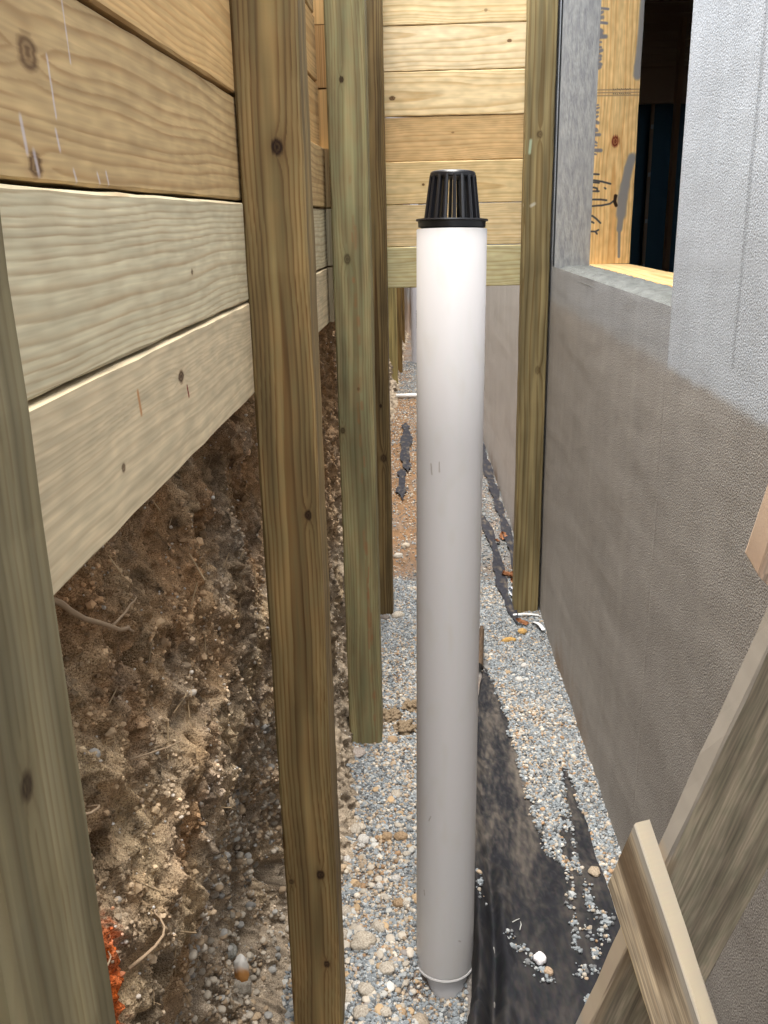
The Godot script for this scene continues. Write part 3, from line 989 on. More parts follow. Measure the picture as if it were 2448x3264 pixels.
func curve(keys: Array, z: float) -> float:
	if z <= keys[0][0]: return keys[0][1]
	for k in keys.size() - 1:
		if z <= keys[k + 1][0]:
			return lerpf(keys[k][1], keys[k + 1][1], smoothstep(keys[k][0], keys[k + 1][0], z) * 0.4 + 0.6 * (z - keys[k][0]) / (keys[k + 1][0] - keys[k][0]))
	return keys[-1][1]


var fab_left := [[0.4, 0.04], [1.20, 0.055], [1.34, 0.070], [1.45, 0.080], [1.60, 0.084], [1.90, 0.09], [2.3, 0.115], [2.74, 0.165]]
var fab_right := [[0.4, 0.40], [1.55, 0.385], [1.90, 0.375], [2.10, 0.365], [2.30, 0.30], [2.60, 0.225], [2.74, 0.175]]


func fabric_height(x: float, z: float) -> float:
	var l := curve(fab_left, z)
	var s := x - l
	var h := floor_height(x, z) + 0.014
	h += 0.060 * exp(-pow((s - 0.016) / 0.020, 2)) * smoothstep(1.75, 1.42, z) * (0.8 + 0.4 * wave.get_noise_2d(z * 5.0, 3.0))
	h += 0.020 * exp(-pow((s - 0.012) / 0.020, 2)) * smoothstep(2.7, 2.2, z)
	h += 0.016 * exp(-pow((s - 0.070 - 0.01 * wave.get_noise_2d(z * 3.0, 9.0)) / 0.013, 2)) * smoothstep(1.85, 1.6, z)
	h -= 0.018 * exp(-pow((s - 0.045) / 0.010, 2)) * smoothstep(1.95, 1.6, z)
	h += 0.010 * wave.get_noise_2d(x * 7.0, z * 5.0) + 0.003 * fine.get_noise_2d(x * 30.0, z * 22.0) + 0.007 * ridge.get_noise_2d(x * 9.0 + z * 2.0, z * 2.5)
	h -= 0.03 * smoothstep(0.014, 0.0, s) * smoothstep(1.3, 1.5, z)
	return h


func bare_fabric(x: float, z: float) -> float:     # 1 where the cloth shows, 0 where stone covers it
	if z > 2.74 or x < curve(fab_left, z) or x > curve(fab_right, z): return 0.0
	var n := 0.012 * wave.get_noise_2d(x * 20.0, z * 20.0) + 0.006 * fine.get_noise_2d(x * 70.0, z * 70.0)
	var edge := curve([[0.4, 0.36], [1.52, 0.352], [1.68, 0.335], [1.74, 0.300], [1.80, 0.262], [1.95, 0.250], [2.15, 0.236], [2.35, 0.222], [2.62, 0.200], [2.74, 0.17]], z)
	var b := smoothstep(0.006, -0.006, x - edge + n)
	var strip := absf(x - curve([[1.3, 0.365], [1.6, 0.366], [1.8, 0.362], [2.0, 0.352], [2.12, 0.347]], z))
	b = maxf(b, smoothstep(0.036, 0.024, strip + n + 0.020 * smoothstep(1.7, 2.12, z)) * smoothstep(2.14, 2.05, z))
	var strip2 := absf(x - curve([[1.6, 0.315], [1.95, 0.320]], z))
	b = maxf(b, smoothstep(0.014, 0.006, strip2 + n * 1.5) * smoothstep(1.98, 1.90, z))
	# runs of grit lying on the cloth
	for q in [[0.330, 1.42, 1.66, 0.007, 0.10], [0.295, 1.33, 1.70, 0.005, 0.06], [0.190, 1.40, 1.52, 0.010, -0.45], [0.108, 1.58, 1.70, 0.005, 0.0], [0.355, 1.50, 1.58, 0.010, 0.2]]:
		var mid: float = (q[1] + q[2]) / 2.0
		var c: float = q[0] + q[4] * (z - mid)
		b -= (0.30 + 0.9 * wave.get_noise_2d(x * 26.0, z * 26.0)) * smoothstep(q[3] * 2.4, q[3] * 0.4, absf(x - c) + n * 0.8) * smoothstep(q[1] - 0.01, q[1] + 0.01, z) * smoothstep(q[2] + 0.01, q[2] - 0.01, z)
	return clampf(b, 0.0, 1.0)


func fabric() -> void:
	var nu := 110
	var nv := 330
	var f := func(i: int, j: int) -> Array:
		var z := lerpf(0.4, 2.74, float(j) / (nv - 1))
		var l := curve(fab_left, z)
		var r := curve(fab_right, z)
		var x := lerpf(l, r, pow(float(i) / (nu - 1), 1.25))
		var d := smoothstep(-0.45, 1.15, 0.8 * wave.get_noise_2d(x * 16.0 + 31.0, z * 4.0) + 0.6 * fine.get_noise_2d(x * 60.0, z * 24.0) + 0.5 * smoothstep(0.09, 0.15, x - curve(fab_left, z)) * smoothstep(0.22, 0.18, x - curve(fab_left, z)) * smoothstep(1.7, 2.0, z))
		d = d * 0.52 + 0.10 * smoothstep(0.1, 0.6, fine.get_noise_2d(x * 90.0, z * 90.0))
		d *= 0.35 + 0.65 * smoothstep(1.45, 1.95, z)
		var c := Color(0.017, 0.018, 0.022).lerp(Color(0.22, 0.185, 0.15), clampf(d, 0.0, 1.0))
		return [Vector3(x, fabric_height(x, z), -z), c, Vector2(x, z)]
	var t := thing("landscape_fabric", "black landscape fabric dusted with soil, spread over the gravel beside the white pipe", "landscape fabric", Vector3.ZERO)
	obj("cloth", grid(nu, nv, f), grit(painted(0.85, 0.3), 0.05, 3.0, 51), t)
	var flap := func(i: int, j: int) -> Array:
		var a := lerpf(-0.4, 2.9, float(i) / 15.0)
		var s := float(j) / 13.0
		var p := Vector3(0.160 + 0.014 * cos(a) * (1.0 - 0.4 * s) + 0.018 * s, 0.015 + 0.020 * sin(a) + 0.060 * s + 0.004 * fine.get_noise_2d(a * 9.0, s * 9.0), -2.70 - 0.16 * s)
		return [p, Color(0.10, 0.068, 0.045) * (1.0 + 0.6 * wave.get_noise_2d(a * 3.0, s * 6.0)), Vector2(a, s)]
	obj("curled_flap", grid(16, 14, flap), painted(0.9, 0.3), t)
	# cloth edges further along the trench
	var strips := [
		[[3.02, 0.318], [3.4, 0.290], [3.75, 0.295], [4.4, 0.262], 0.020, "torn black fabric edge running through the gravel left of the right post"],
		[[3.5, 0.375], [4.3, 0.360], [5.2, 0.345], [6.2, 0.332], 0.020, "strip of black fabric along the foot of the house wall beyond the right post"],
		[[4.55, -0.135], [4.75, -0.15], [5.0, -0.15], [5.25, -0.165], 0.020, "smaller ragged black fabric scrap nearer than the other one left of the pipe"],
		[[5.1, -0.12], [5.6, -0.15], [6.0, -0.145], [6.5, -0.165], 0.028, "ragged scrap of black fabric in the brown soil seen left of the pipe"]]
	for q in strips:
		var keys: Array = q.slice(0, 4)
		var sf := func(i: int, j: int) -> Array:
			var z := lerpf(keys[0][0], keys[3][0], float(j) / 119.0)
			var w: float = q[4] * (1.0 + 0.9 * wave.get_noise_2d(z * 3.0, q[4] * 100.0)) * smoothstep(0.0, 0.15, z - keys[0][0]) * smoothstep(0.0, 0.15, keys[3][0] - z)
			var x := curve(keys, z) + w * (float(i) / 9.0 - 0.5) * 2.0
			return [Vector3(x, floor_height(x, z) + 0.016 + 0.006 * wave.get_noise_2d(x * 20.0, z * 9.0), -z), Color(0.035, 0.035, 0.04).lerp(Color(0.2, 0.16, 0.12), 0.5 * smoothstep(0.1, 0.6, wave.get_noise_2d(x * 30.0, z * 12.0))), Vector2(x, z)]
		var o := obj("fabric_strip", grid(10, 120, sf), painted(0.85, 0.3))
		tag(o, q[5], "landscape fabric")


func gravel() -> void:
	var stone := ico(0, 0.28, 61, Vector3(1, 0.75, 0.9), false)
	var pebble := ico(1, 0.12, 62, Vector3(1, 0.75, 0.9), true)
	var xa: Array[Transform3D] = []
	var ca: Array[Color] = []
	var xb: Array[Transform3D] = []
	var cb: Array[Color] = []
	for k in 230000:
		var z: float = 1.15 + 2.35 * pow(rng.randf(), 1.05) if k % 5 else rng.randf_range(3.4, 9.5)
		var x := rng.randf_range(-0.36, 0.46)
		if x > HOUSE_X - 0.0175 * z: continue
		var dp := Vector2(x - pipe_foot.x, z + pipe_foot.z).length()
		if dp < 0.055: continue
		var y := floor_height(x, z)
		var s := soilness(x, z)
		var b := bare_fabric(x, z)
		if rng.randf() < b: continue
		if z < 2.74 and x > curve(fab_left, z) and x < curve(fab_right, z): y = maxf(y, fabric_height(x, z))
		if z < 2.8 and z > 1.2 and x > curve(fab_left, z) - 0.01 and x < curve(fab_left, z) + 0.03 and b < 0.5: continue
		var size := (0.0017 + 0.0042 * pow(rng.randf(), 1.7)) * (1.0 + 0.25 * smoothstep(3.4, 6.0, z))
		if rng.randf() < 0.05: size *= 1.6
		if s > 0.6 and rng.randf() < 0.55: continue
		var xf := Transform3D(Basis.from_euler(Vector3(rng.randf() * TAU, rng.randf() * TAU, rng.randf() * TAU)).scaled(Vector3(size, size * 0.85, size * rng.randf_range(0.8, 1.2))), Vector3(x, y + rng.randf_range(-0.001, 0.0045), -z))
		var q := rng.randf()
		if rng.randf() < 0.05 + 0.55 * s:
			xb.append(xf)
			cb.append((Color(0.40, 0.31, 0.22) if q < 0.50 else (Color(0.33, 0.21, 0.12) if q < 0.66 else Color(0.52, 0.47, 0.40))) * rng.randf_range(0.65, 1.2))
		else:
			xa.append(xf)
			ca.append((Color(0.24, 0.265, 0.285) if q < 0.55 else (Color(0.37, 0.385, 0.39) if q < 0.74 else (Color(0.14, 0.145, 0.15) if q < 0.93 else Color(0.38, 0.33, 0.27)))) * rng.randf_range(0.75, 1.2))
	scatter("crushed_gravel", stone, xa, ca, painted(0.8, 0.4))
	scatter("tan_pebbles", pebble, xb, cb, painted(0.8, 0.4))
	# rounded pebbles between the near posts and the pipe, coarser towards the camera
	var xc: Array[Transform3D] = []
	var cc: Array[Color] = []
	for k in 900:
		var z := rng.randf_range(1.22, 2.0) if k % 3 else rng.randf_range(2.0, 3.6)
		var x := rng.randf_range(-0.42, -0.03) if k % 6 else rng.randf_range(0.1, 0.40)
		if rng.randf() < bare_fabric(x, z) or rng.randf() < smoothstep(1.45, 2.0, z) * 0.75: continue
		var size := rng.randf_range(0.005, 0.0115)
		var q := rng.randf()
		xc.append(Transform3D(Basis.from_euler(Vector3(rng.randf_range(-0.4, 0.4), rng.randf() * TAU, rng.randf_range(-0.4, 0.4))).scaled(Vector3(size, size * 0.7, size * rng.randf_range(0.8, 1.25))), Vector3(x, floor_height(x, z) + size * 0.35, -z)))
		cc.append((Color(0.46, 0.41, 0.345) if q < 0.5 else (Color(0.52, 0.51, 0.48) if q < 0.75 else (Color(0.42, 0.30, 0.18) if q < 0.92 else Color(0.30, 0.27, 0.25)))) * rng.randf_range(0.75, 1.1))
	scatter("round_pebbles", pebble, xc, cc, painted(0.75, 0.4))


# ---------------------------------------------------------------- scrap lumber

func lumber_piece(called: String, label: String, p0: Vector3, p1: Vector3, wide: Vector3, thick: Vector3, w: float, t: float, m: Material, grow0: float, grow1: float, skew_top := 0.0, skew_low := 0.0) -> void:
	# p0 -> p1 is the edge nearest the camera; the wide face spans from it along «wide», the narrow face along «thick»
	var d := (p1 - p0).normalized()
	var a := p0 - d * grow0
	var b := p1 + d * grow1
	var l := a.distance_to(b)
	var x := (wide - d * wide.dot(d)).normalized()
	var z := x.cross(d)
	var o: MeshInstance3D
	if z.dot(thick) < 0.0:      # the wide face at z = t already looks back at the camera
		o = obj(called, beam(l, w, t, 0.0022, 1.1, false, skew_top, skew_low), m, null, Transform3D(Basis(x, d, z), a - z * t))
	else:                       # count across from the other edge
		x = -x
		z = -z
		o = obj(called, beam(l + skew_top - skew_low, w, t, 0.0022, 1.1, false, -skew_top, -skew_low), m, null, Transform3D(Basis(x, d, z), a - x * w - z * t + d * skew_low))
	tag(o, label, "board", "scrap boards against the house wall")


func lumber() -> void:
	var s := 0.78
	var weathered := wood({"seed": 401, "edge": Color(0.80, 0.70, 0.52), "l": 1.1, "w": 0.12, "base": Color(0.63, 0.57, 0.48), "late": Color(0.44, 0.38, 0.31), "tint": Color(0.54, 0.49, 0.42), "tinted": 1.0, "pith": 0.5, "depth": 0.03, "slope": 0.01, "ring": 0.006, "con": 0.6, "fib": 0.5, "streak": 0.35, "px": 1024, "py": 128, "knots": [[0.85, 0.03, 0.006, 0.5]], "marks": [[Color(0.27, 0.21, 0.15), 0.28, 0.03, [Vector2(0.55, 0.07), Vector2(0.8, 0.075)]], [Color(0.55, 0.53, 0.50), 0.35, 0.012, [Vector2(0.1, 0.11), Vector2(0.7, 0.115)]]]})
	var mossy := wood({"seed": 407, "edge": Color(0.60, 0.57, 0.53), "l": 1.1, "w": 0.12, "base": Color(0.70, 0.65, 0.57), "late": Color(0.53, 0.48, 0.42), "tint": Color(0.62, 0.59, 0.51), "tinted": 1.0, "pith": 0.4, "depth": 0.04, "slope": 0.01, "ring": 0.009, "con": 0.3, "fib": 0.4, "streak": 0.3, "px": 1024, "py": 128, "marks": [[Color(0.66, 0.57, 0.47), 0.2, 0.010, [Vector2(0.45, 0.006), Vector2(0.75, 0.004)]], [Color(0.40, 0.28, 0.17), 0.4, 0.014, [Vector2(0.18, 0.012), Vector2(0.30, 0.014)]], [Color(0.42, 0.35, 0.20), 0.4, 0.02, [Vector2(0.35, 0.09), Vector2(0.5, 0.1)]]]})
	var pink := wood({"seed": 409, "l": 1.1, "w": 0.12, "base": Color(0.83, 0.73, 0.65), "late": Color(0.72, 0.60, 0.51), "tint": Color(0.80, 0.73, 0.66), "pith": 0.4, "depth": 0.05, "ring": 0.010, "con": 0.3, "fib": 0.4, "px": 512, "py": 96})
	lumber_piece("leaning_board", "long gray weathered board leaning diagonally behind the pointed stake", Vector3(0.2463, -1.1966, -1.1219) * s + Vector3(0, EYE, 0), Vector3(0.4063, -0.5004, -1.0170) * s + Vector3(0, EYE, 0), Vector3(0.9739, -0.2113, -0.0832), Vector3(-0.0496, 0.1599, -0.9859), 0.112, 0.030, mossy, 0.47, 0.20)
	lumber_piece("pointed_stake", "brown stake with a slanted top and pale sawn edge, nearest the camera", Vector3(0.3231, -0.9296, -0.875) * s + Vector3(0, EYE, 0), Vector3(0.2651, -0.7551, -1.0227) * s + Vector3(0, EYE, 0), Vector3(-0.5087, -0.6484, -0.5664), Vector3(0.825, -0.1789, -0.5361), 0.0686, 0.0234, weathered, 0.5, 0.0, -0.052)
	lumber_piece("board_end", "pinkish sawn board end poking out in front of the gray leaning board", Vector3(0.3512, -0.3713, -0.9294) * s + Vector3(0, EYE, 0), Vector3(0.3544, -0.2978, -0.9006) * s + Vector3(0, EYE, 0), Vector3(0.9931, 0.0024, -0.1177), Vector3(-0.1103, 0.3667, -0.9238), 0.11, 0.030, pink, 0.0, 0.22, 0.0, -0.115)


# ---------------------------------------------------------------- stones and litter

func rock(called: String, label: String, x: float, z: float, size: Vector3, c: Color, s: int, turn: float, up := -1.0, group := "", sunk := 0.35, category := "stone") -> MeshInstance3D:
	var m := ico(2, 0.13, s, size, true)
	var y := floor_height(x, z) if up < 0.0 else up
	var look := mat(c, 0.8, 0.35)
	speckle(grit(look, 0.06, 6.0, 81), 82, Color(0.72, 0.70, 0.68), Color(0.92, 0.92, 0.92), Color(1, 1, 1), 0.04)
	look.uv1_world_triplanar = false
	look.uv1_scale = Vector3.ONE * 9.0
	var o := obj(called, m, look, null, Transform3D(Basis.from_euler(Vector3(0.1, turn, 0.05)), Vector3(x, y + size.y * (1.0 - 2.0 * sunk), -z)))
	tag(o, label, category, group)
	return o


func stones() -> void:
	rock("cobble", "large rounded cream stone on the gravel left of the pipe foot", -0.139, 1.515, Vector3(0.026, 0.017, 0.021), Color(0.50, 0.44, 0.36), 701, 0.4)
	rock("cobble", "flat orange-tan stone beside the foot of the middle post", -0.245, 2.16, Vector3(0.028, 0.012, 0.030), Color(0.52, 0.38, 0.24), 702, 0.9)
	rock("cobble", "pinkish gray flat stone against the base of the middle post", -0.205, 2.185, Vector3(0.026, 0.010, 0.022), Color(0.46, 0.40, 0.36), 703, 0.2)
	rock("cobble", "tan stone just right of the foot of the middle post", -0.108, 2.26, Vector3(0.016, 0.012, 0.015), Color(0.46, 0.33, 0.21), 704, 1.1)
	rock("cobble", "dark round stone at the foot of the far left post", -0.165, 3.13, Vector3(0.018, 0.013, 0.016), Color(0.24, 0.21, 0.19), 705, 0.0)
	rock("cobble", "pale angular stone at the foot of the far left post", -0.118, 3.135, Vector3(0.026, 0.018, 0.02), Color(0.50, 0.45, 0.38), 706, 0.5)
	rock("cobble", "cream stone tilted by the pipe foot at the bottom edge", -0.025, 1.372, Vector3(0.020, 0.019, 0.022), Color(0.42, 0.35, 0.27), 707, 0.8)
	rock("cobble", "orange pebble in the gravel in front of the right post", 0.277, 2.93, Vector3(0.026, 0.012, 0.013), Color(0.56, 0.34, 0.11), 708, 0.1)
	rock("cobble", "yellow-orange pebble nearer the house wall than its twin", 0.330, 3.00, Vector3(0.017, 0.011, 0.016), Color(0.58, 0.36, 0.13), 709, 0.9)
	rock("cobble", "small beige stone lying on the black fabric near the boards", 0.362, 1.705, Vector3(0.013, 0.007, 0.015), Color(0.42, 0.34, 0.25), 710, 0.2, fabric_height(0.362, 1.705) + 0.002)
	rock("cobble", "tan pebble at the end of the grit run on the fabric", 0.226, 1.425, Vector3(0.009, 0.007, 0.010), Color(0.46, 0.34, 0.24), 711, 0.7, fabric_height(0.226, 1.425) + 0.002)
	# stones held in the bank: height over the floor, distance ahead, how far out
	var kept := [
		["white and orange cobble stuck low in the earth bank", 0.144, 1.300, Vector3(0.014, 0.028, 0.015), Color(0.62, 0.58, 0.52)],
		["gray pebble beside the white and orange cobble in the bank", 0.115, 1.37, Vector3(0.014, 0.013, 0.016), Color(0.36, 0.36, 0.33)],
		["oval white pebble in the bank beside the brown post", 0.348, 1.437, Vector3(0.010, 0.017, 0.010), Color(0.58, 0.54, 0.48)],
		["beige pebble high in the bank beside the brown post", 0.54, 1.473, Vector3(0.013, 0.011, 0.015), Color(0.58, 0.52, 0.43)],
		["pale stone in the dark lower bank", 0.473, 1.076, Vector3(0.010, 0.009, 0.012), Color(0.58, 0.53, 0.50)],
		["buff stone at the bottom edge between the bank and the brown post", 0.06, 1.345, Vector3(0.020, 0.018, 0.022), Color(0.44, 0.40, 0.34)]]
	for k in kept.size():
		var q: Array = kept[k]
		var o := rock("cobble", q[0], 0.0, q[2], q[3], q[4], 720 + k, 0.3 * k, q[1])
		o.position = Vector3(maxf(bank_face(q[1], q[2]) + q[3].x * 0.45, -0.262 * q[2] if k == 0 else -9.0), q[1], -q[2])
		if k == 0:
			var md := MeshDataTool.new()
			md.create_from_surface(o.mesh, 0)
			for e in md.get_vertex_count():
				var p := md.get_vertex(e)
				var f := smoothstep(-0.004, 0.004, p.y * 0.5 - p.z * 0.6 + 0.002 + 0.004 * fine.get_noise_3dv(p * 120.0))
				md.set_vertex_color(e, Color(0.60, 0.30, 0.10).lerp(Color(0.62, 0.60, 0.57), f))
			var am := ArrayMesh.new()
			md.commit_to_surface(am)
			o.mesh = am
			o.material_override = painted(0.8, 0.35)
	# pebbles that nothing tells apart
	for k in 46:
		var z := 1.27 + 0.62 * pow(rng.randf(), 1.4)
		var x := rng.randf_range(-0.235, -0.045)
		if k > 37:
			z = rng.randf_range(1.95, 3.05)
			x = rng.randf_range(-0.09, -0.04) if k % 2 else rng.randf_range(0.27, 0.36)
		var sz := rng.randf_range(0.009, 0.0165)
		var q := rng.randf()
		rock("pebble", ("cream" if q < 0.55 else ("pale gray" if q < 0.8 else "tan")) + " rounded pebble in the crushed gravel " + ("near the white pipe foot" if k <= 37 else ("left of the pipe, beyond the middle post" if k % 2 else "between the fabric and the house wall")), x, z, Vector3(sz, sz * 0.72, sz * rng.randf_range(0.8, 1.2)), (Color(0.56, 0.50, 0.42) if q < 0.55 else (Color(0.62, 0.60, 0.57) if q < 0.8 else Color(0.44, 0.31, 0.19))) * rng.randf_range(0.8, 1.05), 760 + k % 6, rng.randf() * TAU, -1.0, "pebbles lying in the gravel", 0.3, "pebble")
	# clods of soil
	var clods := [[-0.075, 2.33, 0.030, "rough brown soil clod just right of the middle post"], [-0.115, 2.40, 0.028, "brown soil clod behind the middle post foot"], [-0.055, 2.46, 0.026, "small soil clod beside the white pipe"], [-0.30, 2.55, 0.035, "reddish soil clod at the bank foot between the posts"]]
	for k in clods.size():
		var q: Array = clods[k]
		var m := ico(4, 0.30, 790 + k, Vector3(q[2], q[2] * 0.7, q[2]), true)
		var o := obj("soil_clod", m, speckle(grit(mat(Color(1, 1, 1), 0.95, 0.2), 0.05, 16.0, 33, 4), 84, Color(0.40, 0.34, 0.27), Color(0.56, 0.49, 0.40), Color(0.70, 0.63, 0.54), 0.05), null, Transform3D(Basis.from_euler(Vector3(0, k, 0)), Vector3(q[0], floor_height(q[0], q[1]) + q[2] * 0.25, -q[1])))
		o.material_override.uv1_scale = Vector3.ONE * 12.0
		tag(o, q[3], "soil clod")


func tube(pts: Array, r0: float, r1: float, n := 7) -> ArrayMesh:
	var st := SurfaceTool.new()
	st.begin(Mesh.PRIMITIVE_TRIANGLES)
	st.set_smooth_group(0)
	var rings := []
	for k in pts.size():
		var d: Vector3 = (pts[mini(k + 1, pts.size() - 1)] - pts[maxi(k - 1, 0)]).normalized()
		var x := d.cross(Vector3(0.31, 0.9, 0.3)).normalized()
		var y := d.cross(x)
		var r := lerpf(r0, r1, float(k) / (pts.size() - 1))
		var row := []
		for i in n: row.append(pts[k] + (x * cos(TAU * i / n) + y * sin(TAU * i / n)) * r)
		rings.append(row)
	for k in pts.size() - 1:
		for i in n:
			var p := [rings[k][i], rings[k][(i + 1) % n], rings[k + 1][(i + 1) % n], rings[k + 1][i]]
			for e in [0, 1, 2, 0, 2, 3]: st.add_vertex(p[e])
	for k in [0, pts.size() - 1]:
		for i in range(1, n - 1):
			var tri := [rings[k][0], rings[k][i + 1], rings[k][i]] if k == 0 else [rings[k][0], rings[k][i], rings[k][i + 1]]
			for e in tri: st.add_vertex(e)
	return merge(st)


func litter() -> void:
	# roots hanging out of the cut bank
	var root_look := mat(Color(0.40, 0.29, 0.19), 0.9)
	var roots := [
		[[[1.115, 0.72], [1.07, 0.77], [1.035, 0.82], [1.02, 0.86], [1.00, 0.885]], 0.0032, "pale forked root hanging from the bank under the lowest plank"],
		[[[1.035, 0.82], [1.045, 0.86], [1.04, 0.90]], 0.0016, "thin side root above the forked root in the bank"],
		[[[0.93, 0.66], [0.915, 0.69], [0.905, 0.715], [0.89, 0.73]], 0.0018, "short thin root beside the nearest post"],
		[[[0.86, 0.86], [0.84, 0.93], [0.82, 1.0]], 0.0012, "fine pinkish root running across the middle of the bank"],
		[[[0.70, 0.73], [0.715, 0.76], [0.725, 0.785]], 0.0022, "stubby root pointing upward in the lower bank"],
		[[[0.79, 0.64], [0.77, 0.66], [0.76, 0.69]], 0.0016, "curved root at the edge of the nearest post"]]
	for q in roots:
		var pts := []
		var n: int = q[0].size()
		for k in n * 3 - 2:
			var a: Array = q[0][k / 3]
			var b: Array = q[0][mini(k / 3 + 1, n - 1)]
			var t := (k % 3) / 3.0
			var up := lerpf(a[0], b[0], t)
			var z := lerpf(a[1], b[1], t)
			pts.append(Vector3(bank_face(up, z) + 0.007 + 0.012 * sin(PI * k / (n * 3 - 3)), up, -z))
		for k in range(1, pts.size() - 1): pts[k].x = (pts[k - 1].x + pts[k].x + pts[k + 1].x) / 3.0 + 0.002
		var o := obj("root", tube(pts, q[1], q[1] * 0.4), root_look)
		tag(o, q[2], "root")
	# dead leaves
	var leaves := [[0.350, 3.42, 0.9, 0.026, "crumpled rust-brown leaf nearest the right post"], [0.325, 3.52, 2.1, 0.030, "large curled brown leaf behind the rust-brown one"], [0.345, 4.02, 0.2, 0.026, "brown leaf lying farther along the house wall"], [0.31, 3.95, 3.0, 0.02, "small orange leaf in the gravel by the fabric strip"], [0.335, 3.05, 1.2, 0.020, "torn brown leaf below the white plastic by the right post"]]
	for q in leaves:
		var lf := func(i: int, j: int) -> Array:
			var u := float(i) / 10.0 * 2.0 - 1.0
			var v := float(j) / 10.0 * 2.0 - 1.0
			var w := sqrt(maxf(0.0, 1.0 - v * v)) * (0.62 + 0.16 * sin(v * 11.0))
			return [Vector3(u * w * q[3], q[3] * (0.22 * u * u + 0.12 * v * v + 0.15 * sin(u * 4.0 + v * 3.0)), v * q[3] * 1.2), Color(0.30, 0.135, 0.065) * (1.0 - 0.35 * exp(-absf(u) * 14.0)) * (0.9 + 0.2 * sin(v * 20.0 + u * 9.0)), Vector2(u, v)]
		var m := painted(0.8, 0.3)
		m.backlight_enabled = true
		m.backlight = Color(0.15, 0.07, 0.03)
		var o := obj("dead_leaf", grid(11, 11, lf), m, null, Transform3D(Basis.from_euler(Vector3(0.2, q[2], 0.3)), Vector3(q[0], floor_height(q[0], q[1]) + 0.014, -q[1])))
		tag(o, q[4], "leaf")
	# scraps of white plastic
	var white := mat(Color(0.75, 0.75, 0.76), 0.5)
	for q in [[0.355, 3.115, 0.05, 0.055, 0.20, "bent white plastic strip lying flat at the foot of the right post"], [0.392, 3.02, 1.15, 0.045, 0.5, "curved white plastic strip leaning to the house wall foot"]]:
		var sf := func(i: int, j: int) -> Array:
			var u := float(i) / 15.0 - 0.5
			var v := float(j) / 3.0 - 0.5
			return [Vector3(u * q[3] * 1.7, 0.006 + q[4] * 0.05 * (0.25 - u * u), v * 0.014 + 0.018 * u * u), Color.WHITE, Vector2(u, v)]
		var o := obj("plastic_strip", grid(16, 4, sf), white, null, Transform3D(Basis(Vector3.UP, -q[2]), Vector3(q[0], floor_height(q[0], q[1]) + 0.010, -q[1])))
		tag(o, q[5], "plastic scrap")
	# a crushed cup with blue print
	var cup := func(i: int, j: int) -> Array:
		var a := TAU * i / 24.0
		var s := float(j) / 8.0
		var r := lerpf(0.022, 0.032, s) * (1.0 + 0.25 * wave.get_noise_2d(cos(a) * 1.5 + 7.0, sin(a) * 1.5 + s * 2.0))
		var c := Color(0.72, 0.74, 0.78)
		if fposmod(s * 9.0 + sin(a * 3.0) * 0.6, 2.0) < 0.8 and sin(a) > -0.2: c = Color(0.22, 0.32, 0.58)
		return [Vector3(r * cos(a), r * 0.62 * sin(a) + 0.014, (s - 0.5) * 0.07), c, Vector2(a, s)]
	var cu := obj("crushed_cup", grid(25, 9, cup), painted(0.5, 0.4), null, Transform3D(Basis.from_euler(Vector3(0.15, 1.9, 0.1)), Vector3(0.347, floor_height(0.347, 3.32) + 0.012, -3.32)))
	tag(cu, "crushed white cup with blue print beside the right post", "cup")
	# a lump of white foam on the cloth
	var fo := rock("foam_lump", "small white foam lump on the black fabric", 0.212, 1.452, Vector3(0.0125, 0.0105, 0.0125), Color(0.82, 0.80, 0.83), 771, 0.6, fabric_height(0.212, 1.452) + 0.004, "", 0.3, "foam lump")
	fo.material_override.albedo_texture = null
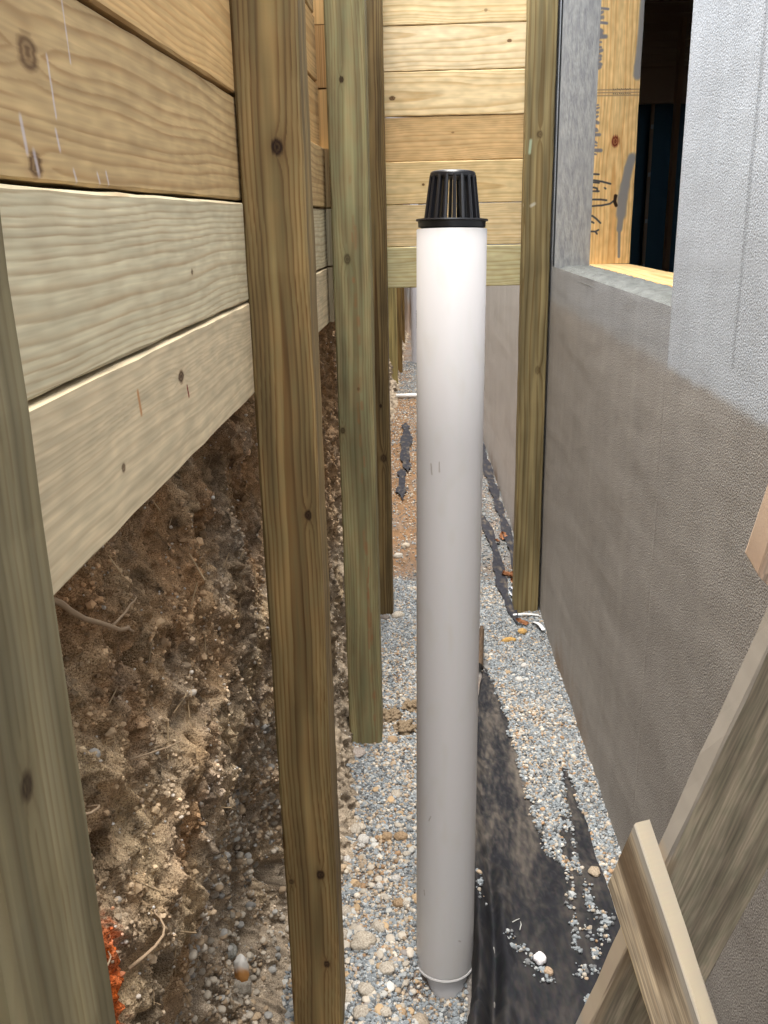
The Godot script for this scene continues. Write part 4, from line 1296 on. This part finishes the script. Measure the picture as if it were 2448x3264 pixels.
	# bits of cut plastic beside the foam
	for q in [[0.175, 1.565, 0.6, "thin clear plastic shaving on the fabric, the upper one"], [0.183, 1.545, 1.4, "thin clear plastic shaving on the fabric, the lower one"]]:
		var o := obj("plastic_shaving", tube([Vector3(-0.012, 0, 0), Vector3(0, 0.003, 0.002), Vector3(0.012, 0, 0)], 0.0012, 0.0008, 5), mat(Color(0.5, 0.5, 0.48), 0.5), null, Transform3D(Basis(Vector3.UP, q[2]), Vector3(q[0], fabric_height(q[0], q[1]) + 0.003, -q[1])))
		tag(o, q[3], "plastic scrap")
	# beyond the cross wall
	var far := thing("distant_pipe", "narrow white pipe standing far behind the plank wall, seen left of the near pipe", "pipe", Vector3(-0.128, 0, -9.5))
	obj("pipe_shaft", lathe([Vector2(0.0, -0.1), Vector2(0.042, -0.1), Vector2(0.042, 1.9), Vector2(0.038, 1.9), Vector2(0.0, 1.85)], 32), mat(Color(0.66, 0.65, 0.70), 0.5), far)
	var print_bars := SurfaceTool.new()
	print_bars.begin(Mesh.PRIMITIVE_TRIANGLES)
	for k in 7:
		var bm := box_mesh(Vector3(0.020, 0.016 if k % 3 else 0.010, 0.002))
		print_bars.append_from(bm, 0, Transform3D(Basis(Vector3.UP, 0.45), Vector3(0.0185, 0.36 + 0.027 * k, 0.0385)))
	obj("printed_mark", merge(print_bars), mat(Color(0.10, 0.10, 0.14)), far)
	var lath := obj("white_lath", tube([Vector3(-0.12, 0, 0), Vector3(0.0, 0.002, 0), Vector3(0.12, 0, 0)], 0.018, 0.018, 14), mat(Color(0.80, 0.80, 0.80), 0.4), null, Transform3D(Basis(Vector3.UP, 0.0), Vector3(-0.145, floor_height(-0.15, 7.47) + 0.02, -7.47)))
	tag(lath, "short white pipe offcut lying across the brown soil beyond the plank wall", "pipe offcut")
	rock("cobble", "white stone in the soil beyond the plank wall, left of the near pipe", -0.135, 3.78, Vector3(0.022, 0.015, 0.018), Color(0.60, 0.56, 0.50), 731, 0.4)
	rock("cobble", "cream stone next to the white one beyond the plank wall", -0.105, 3.90, Vector3(0.020, 0.013, 0.018), Color(0.58, 0.50, 0.40), 732, 1.0)
	rock("cobble", "small pale stone in the far gravel before the right post", 0.295, 3.28, Vector3(0.014, 0.009, 0.012), Color(0.60, 0.58, 0.55), 733, 1.0)
